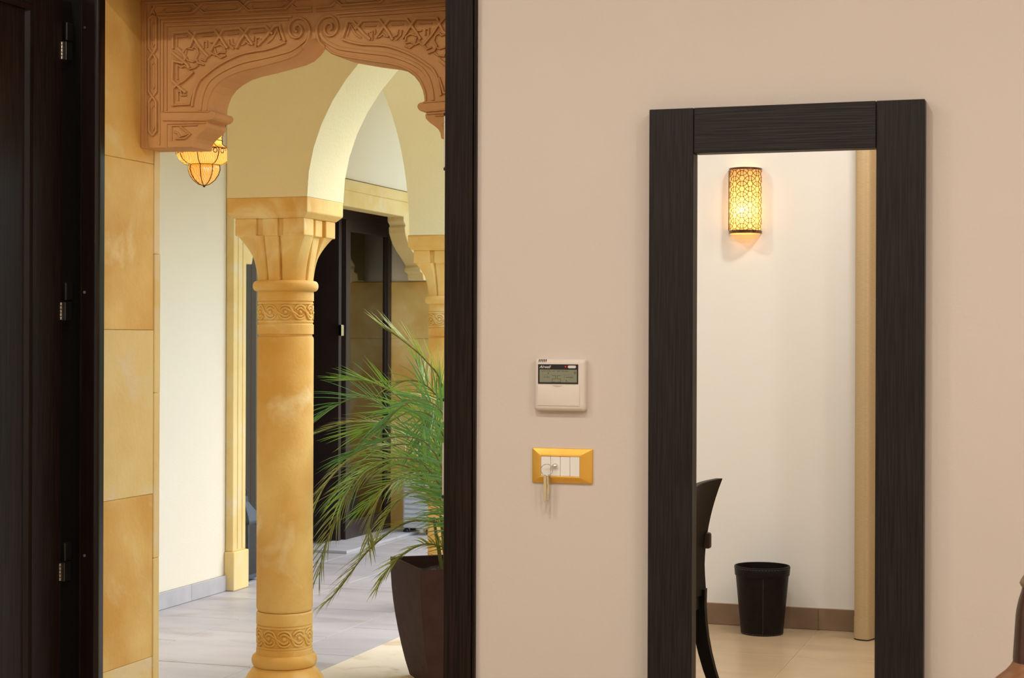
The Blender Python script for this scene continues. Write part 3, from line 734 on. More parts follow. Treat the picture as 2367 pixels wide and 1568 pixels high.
obj('key_barrel', kc, 'chrome', sw, smooth=True, auto=50)
# bunch of keys
kr = thing('key_bunch', (SX(1271), D - .022, SZ(1085)), 'bunch of brass keys hanging from the gold switch plate', 'keys')
def ringpts(px, py, r_, y_, tilt, n=28): return [(SX(px) + r_ * cos(2 * pi * k / n), y_ + tilt * cos(2 * pi * k / n), SZ(py) + r_ * sin(2 * pi * k / n)) for k in range(n)]
mb = MB(); mb.tube(ringpts(1271, 1085.5, .0128, D - .0215, .003), .0008, 6, True); mb.tube(ringpts(1271.3, 1085.2, .0132, D - .0230, .003), .0008, 6, True)
obj('split_ring', mb, 'chrome', kr, smooth=True, auto=80)
obj('key_shank', MB().tube([(SX(1280), D - .0225, SZ(1077)), (SX(1284), D - .021, SZ(1075.5)), (SX(1288), D - .0185, SZ(1076))], .0012, 8), 'chrome', kr, smooth=True)
def key(px, py0, py1, w_, y_, lean):
    mb = MB(); x_ = SX(px); a, b = SZ(py0), SZ(py1)
    hh = (a - b)
    mb.prism([(x_ - w_ * .5, a), (x_ + w_ * .5, a), (x_ + w_ * .7, a - hh * .18), (x_ + w_ * .6, a - hh * .30), (x_ + w_ * .8, a - hh * .34), (x_ + w_ * .8 + lean, a - hh * .55), (x_ + w_ * .55 + lean, b + .002), (x_ + lean, b), (x_ - w_ * .45 + lean, b + .003), (x_ - w_ * .2 + lean, b + hh * .1), (x_ - w_ * .5 + lean, b + hh * .15), (x_ - w_ * .2 + lean, b + hh * .22), (x_ - w_ * .55 + lean, b + hh * .28), (x_ - w_ * .8, a - hh * .34), (x_ - w_ * .6, a - hh * .30), (x_ - w_ * .7, a - hh * .18)], y_, y_ - .002)
    return mb
obj('key', key(1267.2, 1097, 1161, .0052, D - .0215, -.0006), 'brass', kr, bevel=.0004, seg=1)
obj('key', key(1272.4, 1098, 1157, .0036, D - .018, .0008), 'brass', kr, bevel=.0004, seg=1)
tg = MB(); tg.loft([[(a, y_, b) for a, b in rrect(SX(1269), SX(1276.5), SZ(1185), SZ(1099), .0035)] for y_ in (D - .0145, D - .0135)])
obj('key_tag', tg, 'clear', kr, label='narrow clear plastic tag')
obj('tag_link', MB().tube(ringpts(1274.5, 1099.5, .0030, D - .016, .004, 16), .0006, 6, True), 'chrome', kr, smooth=True)

# ------------------------------------------------------------------ things seen in the mirror (real positions behind the camera)
RM = 2 * MIR
def RV(px, py, vy): p = PY(px, py, vy); return Vector((p.x, RM - p.y, p.z))   # virtual plane y=vy -> real point
# sconce
VY = RM - BK - .05
c = RV(1719, 463, VY); zs1 = RV(1719, 388, VY).z; zs0 = RV(1719, 541, VY).z
sx0 = RV(1681, 463, VY).x; sx1 = RV(1757, 463, VY).x
R_ = (sx1 - sx0) / 2
sc = thing('wall_sconce', (c.x, BK, zs0), 'lit half-round wall lamp with dark ring lattice reflected in the mirror', 'wall lamp')
dep = .092
def hc(a, r_): return (c.x + r_ * cos(a), BK + .002 + (r_ / R_) * dep * sin(a))
def hcyl(r0, r1, za, zb, n=26):
    mb = MB(); o_ = [hc(pi * k / n, r0) for k in range(n + 1)]; i_ = [hc(pi * k / n, r1) for k in range(n, -1, -1)]
    return mb.prism(o_ + i_, za, zb, 'Z')
obj('shade', hcyl(R_ - .002, R_ - .0032, zs0 + .014, zs1 - .008), 'shade', sc, smooth=True, auto=40)
rim = hcyl(R_, R_ - .008, zs1 - .009, zs1); 
obj('top_rim', rim, 'bronze', sc, smooth=True, auto=40)
obj('bottom_rim', hcyl(R_, R_ - .008, zs0 + .004, zs0 + .017), 'bronze', sc, smooth=True, auto=40)
bpl = MB(); bpl.prism([hc(pi * k / 26, R_ - .006) for k in range(27)], zs0 + .001, zs0 + .006, 'Z')
obj('diffuser', bpl, 'shade', sc)
obj('diffuser', MB().prism([hc(pi * k / 26, R_ - .006) for k in range(27)], zs1 - .007, zs1 - .003, 'Z'), 'shade', sc)  # top cap added to soften the glow on the wall above
obj('back_plate', B(c.x - R_ + .003, c.x + R_ - .003, BK, BK + .003, zs0 + .005, zs1 - .002), 'white_b', sc)
lat = MB(); pt = .0475; rr = .0350; col = 0
arcl = pi * R_ * 1.12
def onsh(s_, z_): a = pi / 2 + s_ / arcl * pi; q = hc(a, R_ + .0003); return (q[0], q[1], z_)
for ci in range(-4, 5):
    cs = ci * pt * .866
    for ri in range(-1, 8):
        cz_ = zs1 - .004 - ri * pt - (pt / 2 if ci % 2 else 0)
        pth = []; runs = []
        for k in range(25):
            a = 2 * pi * k / 24; s_ = cs + rr * cos(a); z_ = cz_ + rr * sin(a)
            ok = abs(s_) < arcl / 2 * .985 and zs0 + .013 < z_ < zs1 - .005
            if ok: pth.append(onsh(s_, z_))
            else:
                if len(pth) > 1: runs.append(pth)
                pth = []
        if len(pth) > 1: runs.append(pth)
        for q in runs: lat.tube(q, .0014, 4)
obj('ring_lattice', lat, 'wire', sc, kind='stuff')
bl = obj('bulb', MB().ball((c.x, BK + .042, zs0 + .105), .018, 12, 8, (1, 1, 1.3)), 'bulb', sc, smooth=True)
bl.visible_shadow = True
pl = bpy.data.lights.new('sconce_bulb', 'POINT'); pl.energy = 4.5; pl.color = (1, .78, .46); pl.shadow_soft_size = .02
po = bpy.data.objects.new('sconce_bulb', pl); C.objects.link(po); po.location = (c.x, BK + .064, zs0 + .105)

# wastebasket
bc = RV(1760, 1460, 7.62); bx, by = bc.x, RM - 7.635
wb = thing('wastebasket', (bx, by, 0), 'round black leather waste bin by the wall in the mirror', 'waste bin')
obj('bin_body', MB().lathe([(.088, 0), (.093, .001), (.117, .262), (.112, .262), (.090, .006), (.01, .006)], (bx, by), 48), 'leather', wb, smooth=True)
obj('bin_rim', MB().lathe([(.1165, .258), (.1205, .259), (.1232, .296), (.121, .300), (.116, .300), (.113, .262)], (bx, by), 48, False), 'leather', wb, smooth=True)
stt = MB()
for rz, zz in ((.1235, .292), (.1186, .268), (.0945, .006)):
    for k in range(56):
        a0 = 2 * pi * k / 56; a1 = a0 + 2 * pi / 56 * .62
        stt.tube([(bx + rz * cos(a0), by + rz * sin(a0), zz), (bx + rz * cos(a1), by + rz * sin(a1), zz)], .0006, 4)
sa_ = radians(78)
for k in range(30):
    za, zb_ = .008 + k * .0083, .008 + k * .0083 + .0055
    f_ = lambda z_: .0935 + (.1172 - .0935) * z_ / .262
    stt.tube([(bx + f_(za) * cos(sa_), by + f_(za) * sin(sa_), za), (bx + f_(zb_) * cos(sa_), by + f_(zb_) * sin(sa_), zb_)], .0006, 4)
obj('stitching', stt, 'stitch', wb, kind='stuff')
obj('seam', MB().tube([(bx + (.1232) * cos(sa_), by + .1232 * sin(sa_), .297), (bx + .1195 * cos(sa_), by + .1195 * sin(sa_), .262)], .0014, 6), 'leather', wb)

# curtain hanging to the floor beside the window behind the camera
q0 = RV(1972, 1474, 7.60)
cu = MB(); yc = RM - 7.60
fold = []
xq = q0.x; n = 260; Wd = 1.25
for k in range(n + 1):
    s_ = k / n; fold.append((xq + .052 + s_ * Wd, yc - .022 + .045 * cos(2 * pi * s_ * 9.0) + .008 * sin(2 * pi * s_ * 23)))
loop = [(xq + .052 - .050 * sin(pi * k / 14) * 1.0, yc - .022 - .0 + .045 * cos(pi * k / 14)) for k in range(14, 0, -1)]
front = loop + fold
thick = [(a, b - .004) for a, b in reversed(fold)]
cu.loft([[(a, b, z) for a, b in front] for z in (.012, .05, .9, 1.8, 2.62)], False, False)
cur = thing('curtain', (xq + .6, yc, 0), 'beige linen curtain hanging to the floor at the right in the mirror', 'curtain')
obj('curtain_cloth', cu, 'curtain', cur, smooth=True, auto=80)
obj('hem', MB().loft([[(a - (.0012 if i < 14 else 0), b + .0012, z) for i, (a, b) in enumerate(front)] for z in (.006, .10)], False, False), 'curtain', cur, smooth=True, auto=80)
obj('painted_hem_shadow', MB().loft([[(a, b, z) for a, b in front] for z in (.001, .012)], False, False), 'ink', cur, smooth=True)  # dark strip stands in for the shadow under the hem
cr = MB(); cr.tube([(xq - .1, yc, 2.66), (xq + 1.6, yc, 2.66)], .014, 10); cr.ball((xq - .1, yc, 2.66), .024)
for xx in (xq, xq + 1.5): cr.box(xx - .008, xx + .008, BK, yc, 2.65, 2.67)
obj('curtain_rod', cr, 'darksteel', cur, smooth=True)
for k in range(10): obj('curtain_ring', MB().tube([(xq + .06 + k * .135, yc + .021 * cos(2 * pi * j / 14), 2.655 + .024 * sin(2 * pi * j / 14)) for j in range(14)], .003, 5, True), 'darksteel', cur, smooth=True)

# chair reflected at the left edge of the mirror: back panel towards the right
ch0 = RV(1663, 1106, 5.90)
cx_, cyf = ch0.x, ch0.y          # far (in the mirror) end of the top rail
cyn = cyf + .44
ctz = ch0.z; csz = RV(1640, 1374, 5.90).z
chair = thing('desk_chair', (cx_ - .25, (cyf + cyn) / 2, 0), 'black wooden desk chair with curved back, reflected at the mirror edge', 'chair')
rows = []
for i in range(13):
    t_ = i / 12; z_ = csz + (ctz - csz) * t_
    off = -.050 + .062 * (abs(t_ - .22) / .78) ** 2 if t_ > .22 else -.050 + .006 * ((.22 - t_) / .22)
    ring = []
    m_ = 14
    for k in range(m_ + 1):
        s_ = k / m_; bow = -.022 * (1 - (2 * s_ - 1) ** 2) 
        ring.append((cx_ + off + bow, cyf + (cyn - cyf) * s_, z_))
    for k in range(m_, -1, -1):
        s_ = k / m_; bow = -.022 * (1 - (2 * s_ - 1) ** 2)
        ring.append((cx_ + off + bow - .024, cyf + (cyn - cyf) * s_, z_))
    rows.append(ring)
obj('backrest', MB().loft(rows), 'chairwood', chair, bevel=.002, seg=1, smooth=True)
obj('seat', B(cx_ - .50, cx_ - .085, cyf + .01, cyn - .01, csz + .005, csz + .055), 'chairleather', chair, bevel=.012, smooth=True)
obj('seat_frame', B(cx_ - .49, cx_ - .06, cyf + .012, cyn - .012, csz - .045, csz + .006), 'chairwood', chair, bevel=.003)
zar = RV(1650, 1250, 5.9).z
for yy in (cyf - .012, cyn - .018):
    obj('armrest', B(cx_ - .40, cx_ - .028, yy, yy + .030, zar - .028, zar + .028), 'chairleather', chair, bevel=.008, smooth=True)
    obj('arm_support', B(cx_ - .39, cx_ - .36, yy + .004, yy + .026, csz, zar - .02), 'chairwood', chair, bevel=.003)
for yy in (cyf + .018, cyn - .018):
    def lg(top_x, bot_x, bow):
        rg_ = []
        for i in range(9):
            t_ = i / 8; x_ = top_x + (bot_x - top_x) * t_ ** 1.6 + bow * sin(pi * t_); h_ = .026 - .009 * t_
            z_ = (csz + .02) * (1 - t_)
            rg_.append([(x_ - h_, yy - h_ * .8, z_), (x_ + h_, yy - h_ * .8, z_), (x_ + h_, yy + h_ * .8, z_), (x_ - h_, yy + h_ * .8, z_)])
        return MB().loft(rg_)
    obj('leg', lg(cx_ - .068, cx_ + .035, -.01), 'chairwood', chair, smooth=True)
    obj('leg', lg(cx_ - .46, cx_ - .47, 0), 'chairwood', chair, smooth=True)

# ------------------------------------------------------------------ vase and side table at the right edge
vz = 3.15
vb = PD(2392, 1600, vz)
tt_ = thing('side_table', (vb.x + .02, vb.y - .01, 0), 'small round dark wood side table below the vase at the right edge', 'table')
tx, ty = vb.x + .02, vb.y - .01
obj('table_top', MB().lathe([(.10, vb.z - .03), (.112, vb.z - .026), (.115, vb.z - .012), (.112, vb.z - .0005)], (tx, ty), 48), 'tablewood', tt_, smooth=True)
obj('pedestal', MB().lathe([(.06, .03), (.03, .08), (.025, .3), (.03, vb.z - .05), (.07, vb.z - .03)], (tx, ty), 24), 'tablewood', tt_, smooth=True)
obj('foot', MB().lathe([(.11, 0), (.11, .012), (.06, .032)], (tx, ty), 32), 'tablewood', tt_, smooth=True)
kx = vz / F
def VP(L): return [(max(.0005, (2392 - a) * kx), vb.z + (1600 - b) * kx) for a, b in L]
vs = thing('vase', (vb.x, vb.y, vb.z), 'dark brown vase with knobbed neck and flared tan foot, cut by the right edge', 'vase')
obj('vase_body', MB().lathe(VP([(2380, 1532), (2343, 1531), (2342.5, 1524), (2343.5, 1506), (2346, 1466), (2348.5, 1425), (2350, 1412), (2355, 1388), (2361, 1368), (2363, 1359)]), (vb.x, vb.y), 40), 'vase', vs, smooth=True, auto=60)
obj('neck', MB().lathe(VP([(2364, 1360), (2360, 1355), (2357, 1349), (2359, 1343), (2365, 1333), (2374, 1320), (2382, 1306), (2386, 1300)]), (vb.x, vb.y), 40), 'vaseneck', vs, smooth=True, auto=60)
obj('foot', MB().lathe(VP([(2297, 1600), (2297, 1590), (2303, 1574), (2312, 1566), (2326, 1554), (2337, 1541), (2342, 1532), (2345, 1529)]), (vb.x, vb.y), 40), 'tablewood', vs, smooth=True, auto=60, label='tan flared foot')

# ------------------------------------------------------------------ hanging amber lantern
lc = PD(472, 380, 7.3); k = 7.3 / F
def lz(py): return lc.z + (380 - py) * k
hl_ = thing('hanging_lantern', (lc.x, lc.y, lz(430)), 'amber glass lantern in a wire cage hanging behind the carved lintel', 'lantern')
gp = [(1, 429), (12, 426), (24, 417), (32, 405), (36, 393), (35.5, 386), (33, 382), (44, 379.5), (55, 371), (60, 361), (63, 350), (58, 344), (49, 341), (41, 334), (40, 318), (46, 300), (50, 286), (50, 272), (44, 262), (36, 252), (40, 240), (46, 228), (42, 214), (26, 204), (12, 200), (10, 192)]
NR = 48
def lob(a, r_, py): return r_ * k * (1 + (.035 * abs(sin(4 * a)) if 340 < py < 380 else .012 * abs(sin(4 * a))))
obj('glass_body', MB().loft([[(lc.x + lob(2 * pi * j / NR, r_, py) * cos(2 * pi * j / NR), lc.y + lob(2 * pi * j / NR, r_, py) * sin(2 * pi * j / NR), lz(py)) for j in range(NR)] for r_, py in gp]), 'amber', hl_, smooth=True, auto=70)
cg_ = MB()
for j in range(8):
    a = 2 * pi * j / 8 + .25
    cg_.tube([(lc.x + (r_ * k * 1.02 + .0015) * cos(a), lc.y + (r_ * k * 1.02 + .0015) * sin(a), lz(py)) for r_, py in gp], .0018, 5)
    for dd in (-1, 1):
        sp = [(a + dd * (.10 + .12 * (1 - q / 10)) * 1.0 + dd * .10 * cos(q * .75), 352 - 6 * sin(q * .75)) for q in range(0, 11)]
        cg_.tube([(lc.x + 64 * k * cos(b), lc.y + 64 * k * sin(b), lz(py)) for b, py in sp], .0017, 4)
        sp = [(a + dd * (.08 + .14 * (1 - q / 10)) + dd * .10 * cos(q * .75), 246 - 7 * sin(q * .75)) for q in range(0, 11)]
        cg_.tube([(lc.x + 47 * k * cos(b), lc.y + 47 * k * sin(b), lz(py)) for b, py in sp], .0017, 4)
for r_, py in ((34.5, 381.5), (64, 346), (41.5, 326), (51, 279), (38, 252)):
    cg_.tube([(lc.x + (r_ * k + .002) * cos(2 * pi * j / 32), lc.y + (r_ * k + .002) * sin(2 * pi * j / 32), lz(py)) for j in range(32)], .0018, 5, True)
cg_.ball((lc.x, lc.y, lz(430)), .006)
obj('wire_cage', cg_, 'wire', hl_, smooth=True, auto=80)
chn = MB()
zt_ = lz(194); kk = 0
while zt_ < 3.03:
    chn.tube([(lc.x + (.008 * cos(q) if kk % 2 else 0), lc.y + (0 if kk % 2 else .008 * cos(q)), zt_ + .014 * sin(q)) for q in [2 * pi * j / 10 for j in range(10)]], .002, 4, True); zt_ += .022; kk += 1
obj('chain', chn, 'wire', hl_)
obj('bulb', MB().ball((lc.x, lc.y, lz(300)), .02, 10, 7), 'bulb', hl_, smooth=True)
def lantern_lamp(parent, watts, z):
    l_ = bpy.data.lights.new('lantern_lamp', 'POINT'); l_.energy = watts; l_.color = (1, .82, .46); l_.shadow_soft_size = .025
    o = bpy.data.objects.new('lantern_lamp', l_); C.objects.link(o); o.parent = parent; o.location = (0, 0, z)
LZ = lz(345) - lz(430)

obj('ceiling_rose', MB().lathe([(.045, 3.05), (.045, 3.04), (.012, 3.02)], (lc.x, lc.y), 24), 'wire', hl_, smooth=True)

lantern_lamp(hl_, LAMP[0], LZ)
# unseen globe lamps added to warm column and pier, left and right of the doorway
for gx, lab in ((-1.02, 'added warm globe lamp on the courtyard side, right of the doorway, hidden by the wall'), (-2.86, 'added warm globe lamp on the courtyard side, left of the doorway, hidden by the wall')):
    g_ = thing('added_lamp', (gx, YO, 1.4), lab, 'wall lamp')
    obj('globe', MB().ball((gx, YO + .12, 1.45), .075, 20, 12), 'globe', g_, smooth=True)
    obj('bracket', MB().tube([(gx, YO, 1.32), (gx, YO + .06, 1.30), (gx, YO + .115, 1.33), (gx, YO + .12, 1.375)], .008, 8), 'wire', g_, smooth=True)
    obj('back_plate', B(gx - .035, gx + .035, YO, YO + .012, 1.26, 1.38), 'wire', g_, bevel=.003)

# ------------------------------------------------------------------ glazed door in the white wall
DX = -4.44
dr = struct('door_2', MB().box(DX - .06, DX, 8.02, 10.9, 2.06, 2.20).box(DX - .06, DX, 8.02, 8.14, 0, 2.06), 'doorframe', 'dark glazed folding door beyond the column', 'door', bevel=.002, seg=1)
def leafd(y0, y1, hang=None):
    s_ = .062
    f_ = MB(); f_.box(DX - .045, DX, y0, y0 + s_, .012, 2.06); f_.box(DX - .045, DX, y1 - s_, y1, .012, 2.06)
    f_.box(DX - .045, DX, y0 + s_, y1 - s_, .012, .13); f_.box(DX - .045, DX, y0 + s_, y1 - s_, 1.985, 2.06)
    l_ = obj('door_leaf', f_, 'doorframe', dr, bevel=.003, seg=1)
    obj('pane', B(DX - .026, DX - .020, y0 + s_ - .005, y1 - s_ + .005, .125, 1.99), 'pane', l_)
    bd = MB(); bd.box(DX - .02, DX - .012, y0 + s_, y0 + s_ + .012, .13, 1.985); bd.box(DX - .02, DX - .012, y1 - s_ - .012, y1 - s_, .13, 1.985)
    obj('glazing_bead', bd, 'doorframe', l_)
    return l_
leafd(8.15, 8.80); leafd(8.80, 9.60); lfd = leafd(10.13, 10.89)
# folded leaf standing into the dim room
fm = MB(); fm.box(DX - .72, DX - .02, 10.06, 10.10, .012, 2.06)
l3 = obj('door_leaf', fm, 'doorframe', dr, bevel=.003, seg=1)
p = PX(783, 764, DX - .005)
obj('door_handle', B(DX - .01, DX + .012, 10.03, 10.065, p.z - .035, p.z + .035), 'chrome', dr, bevel=.003)
obj('threshold', B(DX - .06, -4.20, 9.6, 10.9, .0, .018), 'base_out', dr, bevel=.003)
# dim room behind the glazed door
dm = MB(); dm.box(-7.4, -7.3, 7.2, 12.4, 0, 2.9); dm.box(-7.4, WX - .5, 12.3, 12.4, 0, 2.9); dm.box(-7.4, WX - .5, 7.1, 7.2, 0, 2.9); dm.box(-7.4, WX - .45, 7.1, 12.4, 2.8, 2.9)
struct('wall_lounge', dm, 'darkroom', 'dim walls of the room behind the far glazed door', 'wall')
# small bulb added behind the far pane for the warm spot in the glass
p = PY(844, 583, 12.29)
wlp = thing('added_lamp', (p.x, 12.3, p.z), 'small lit lamp added behind the pane of the far glazed door, for its warm spot', 'wall lamp')
obj('lamp_bulb', MB().ball((p.x, 12.26, p.z), .016, 12, 8), 'bulb', wlp, smooth=True)
obj('lamp_holder', MB().lathe([(.03, p.z - .045), (.034, p.z - .04), (.012, p.z - .016), (.01, p.z - .012)], (p.x, 12.26), 16), 'wire', wlp, smooth=True)
obj('back_plate', B(p.x - .03, p.x + .03, 12.285, 12.3, p.z - .08, p.z - .02), 'wire', wlp, bevel=.003)

# white tub chair inside
tc = PD(733, 1075, 11.9)
tu = thing('tub_chair', (tc.x, tc.y, 0), 'white round-backed chair in the dim room behind the palm', 'chair')
sh = []
for i in range(7):
    z_ = .36 + (tc.z + .14 - .36) * i / 6
    sh.append([(tc.x + (.22 + .02 * i / 6) * cos(a), tc.y + (.22 + .02 * i / 6) * sin(a), z_) for a in [radians(100 + 250 * j / 24) for j in range(25)]])
shell = MB().loft(sh, False, False)
so = obj('shell', shell, 'tub', tu, smooth=True); sm_ = so.modifiers.new('thick', 'SOLIDIFY'); sm_.thickness = .025
obj('seat', MB().lathe([(.2, .34), (.215, .36), (.21, .40), (.15, .415)], (tc.x, tc.y), 28), 'tub', tu, smooth=True)
obj('pedestal', MB().lathe([(.17, 0), (.17, .012), (.03, .03), (.028, .34)], (tc.x, tc.y), 24), 'steel', tu, smooth=True)
# louvred unit on casters
lu = PD(950, 1226, 11.45); lx, ly = lu.x + .04, lu.y
un = thing('louvred_unit', (lx, ly, 0), 'small white louvred unit on black casters behind the palm', 'appliance')
obj('cabinet', B(lx - .1, lx + .1, ly, ly + .16, .045, .40), 'unit', un, bevel=.01)
for k in range(9): obj('slat', B(lx - .085, lx + .085, ly - .012, ly + .004, .08 + k * .033, .098 + k * .033), 'unit', un, bevel=.002, seg=1)
for dx in (-.08, .08):
    for dy in (.02, .14): obj('caster', MB().ball((lx + dx, ly + dy, .022), .022, 12, 8), 'blackp', un, smooth=True)

# ------------------------------------------------------------------ floor lantern by the stone jamb
ll = PD(561, 1330, 9.3); fx, fy = ll.x, ll.y
ln_ = thing('floor_lantern', (fx, fy, 0), 'grey metal lantern on the floor between stone jamb and column', 'lantern')
hw_ = .068
obj('base', B(fx - hw_, fx + hw_, fy - hw_, fy + hw_, .012, .035), 'lanternmetal', ln_, bevel=.003)
for sx in (-1, 1):
    for sy in (-1, 1):
        obj('post', B(fx + sx * (hw_ - .008) - .006, fx + sx * (hw_ - .008) + .006, fy + sy * (hw_ - .008) - .006, fy + sy * (hw_ - .008) + .006, .0, .315), 'lanternmetal', ln_, bevel=.001, seg=1)
for (a, b, c_, d_) in ((fx - hw_ + .012, fx + hw_ - .012, fy - hw_ + .006, fy - hw_ + .009), (fx - hw_ + .012, fx + hw_ - .012, fy + hw_ - .009, fy + hw_ - .006), (fx - hw_ + .006, fx - hw_ + .009, fy - hw_ + .012, fy + hw_ - .012), (fx + hw_ - .009, fx + hw_ - .006, fy - hw_ + .012, fy + hw_ - .012)):
    obj('pane', B(a, b, c_, d_, .035, .305), 'pane_clear', ln_)
def sq(s_, z_): return [(fx - s_, fy - s_, z_), (fx + s_, fy - s_, z_), (fx + s_, fy + s_, z_), (fx - s_, fy + s_, z_)]
obj('roof', MB().loft([sq(hw_ + .004, .305), sq(hw_ + .012, .318), sq(hw_ + .010, .326), sq(.022, .42), sq(.02, .45)]), 'lanternmetal', ln_, bevel=.002, seg=1)
obj('ring', MB().tube([(fx + .025 * cos(2 * pi * j / 16), fy, .475 + .025 * sin(2 * pi * j / 16)) for j in range(16)], .003, 6, True), 'lanternmetal', ln_, smooth=True)
obj('candle', MB().lathe([(.022, .035), (.022, .13), (.018, .133)], (fx, fy), 20), 'label', ln_, smooth=True)

# ------------------------------------------------------------------ potted palm
random.seed(21)
pf = PD(972, 1320, 6.3)
hgt = pf.z
uu = Vector((-.602, .798, 0)); vv = Vector((.798, .602, 0))
pc = Vector((pf.x, pf.y, 0)) + (uu + vv) * .215
palm = thing('potted_palm', (pc.x, pc.y, 0), 'green feathery palm in a tall brown planter beside the door casing', 'potted plant')
def psq(s_, z_): return [pc + uu * (a * s_) + vv * (b * s_) + Vector((0, 0, z_)) for a, b in ((-1, -1), (1, -1), (1, 1), (-1, 1))]
pp = [(.150, .004), (.153, .006)]
for i in range(1, 9):
    t_ = i / 8; pp.append((.153 + .062 * sin(t_ * pi / 2) ** .9, .004 + (hgt - .004) * t_))
pp += [(.198, hgt), (.190, hgt - .06)]
obj('planter', MB().loft([psq(s_, z_) for s_, z_ in pp], False).add([*psq(.150, .004)], [(0, 1, 2, 3)]) or MB().loft([psq(s_, z_) for s_, z_ in pp]), 'planter', palm, bevel=.004, seg=2)
sl_ = MB(); G = 14
for i in range(G + 1):
    for j in range(G + 1):
        p_ = pc + uu * (.192 * (2 * i / G - 1)) + vv * (.192 * (2 * j / G - 1)); sl_.v.append((p_.x, p_.y, hgt - .045 + random.uniform(-.008, .012)))
for i in range(G):
    for j in range(G): a = i * (G + 1) + j; sl_.f.append((a, a + 1, a + G + 2, a + G + 1))
obj('soil', sl_, 'soil', palm)

def frond(ctrl, nl=30, ll=.20, material='leaf1', w0=.0065, spread=(62, 18), droop=.35, start=.30):
    pts = catmull(ctrl, 10); N = len(pts)
    cum = [0]
    for a, b in zip(pts, pts[1:]): cum.append(cum[-1] + (b - a).length)
    L = cum[-1]
    def at(s_):
        s_ *= L
        for i in range(N - 1):
            if cum[i + 1] >= s_: break
        f_ = (s_ - cum[i]) / max(1e-6, cum[i + 1] - cum[i])
        return pts[i].lerp(pts[i + 1], f_), (pts[i + 1] - pts[i]).normalized()
    mb = MB()
    tw = random.uniform(-.7, .7)
    for i in range(nl):
        s_ = start + (1 - start) * (i + .3) / nl
        s_ = min(s_, .999)
        tq = (s_ - start) / (1 - start)
        for sd in (-1, 1):
            p_, t_ = at(min(.999, max(0, s_ + random.uniform(-.008, .008))))
            side = t_.cross(Vector((0, 0, 1)))
            if side.length < .1: side = Vector((1, 0, 0))
            side.normalize(); nn = side.cross(t_)
            side2 = side * cos(tw) + nn * sin(tw); n2 = nn * cos(tw) - side * sin(tw)
            al = radians(spread[0] + (spread[1] - spread[0]) * tq + random.uniform(-7, 7))
            d_ = (t_ * cos(al) + side2 * (sd * sin(al)) + n2 * random.uniform(.05, .35)).normalized()
            ln = ll * (.55 + .6 * sin(pi * (.18 + .72 * tq))) * random.uniform(.85, 1.12)
            q_ = p_.copy(); vs_ = []; SG = 4
            wv = d_.cross(n2)
            if wv.length < .1: wv = side2.copy()
            wv.normalize()
            up_ = wv.cross(d_)
            dr_ = droop * random.uniform(.6, 1.4)
            for j in range(SG + 1):
                f_ = j / SG
                ww = w0 * (.55 + .45 * min(1, f_ * 5)) * (1 - f_ ** 2.2) + .0004
                vs_.append((q_ + wv * (ww * .5) + up_ * ww * .22, q_.copy(), q_ - wv * (ww * .5) + up_ * ww * .22))
                d_ = (d_ + Vector((0, 0, -1)) * (dr_ / SG)).normalized(); q_ = q_ + d_ * (ln / SG)
            flat = [v for tr in vs_ for v in tr]
            fs = []
            for j in range(SG): fs += [(3 * j, 3 * j + 3, 3 * j + 4, 3 * j + 1), (3 * j + 1, 3 * j + 4, 3 * j + 5, 3 * j + 2)]
            mb.add(flat, fs)
    fo_ = obj('frond', mb, material, palm)
    rad = [.0045 * (1 - .8 * i / (N - 1)) + .0006 for i in range(N)]
    rc_ = obj('rachis', MB().tube(pts, rad, 5), 'stem', fo_, smooth=True, auto=80)
base = pc + Vector((0, 0, hgt - .05))
def P6(px, py, z_): return PD(px, py, z_)
def bs(j=.05): return base + Vector((random.uniform(-j, j), random.uniform(-j, j), 0))
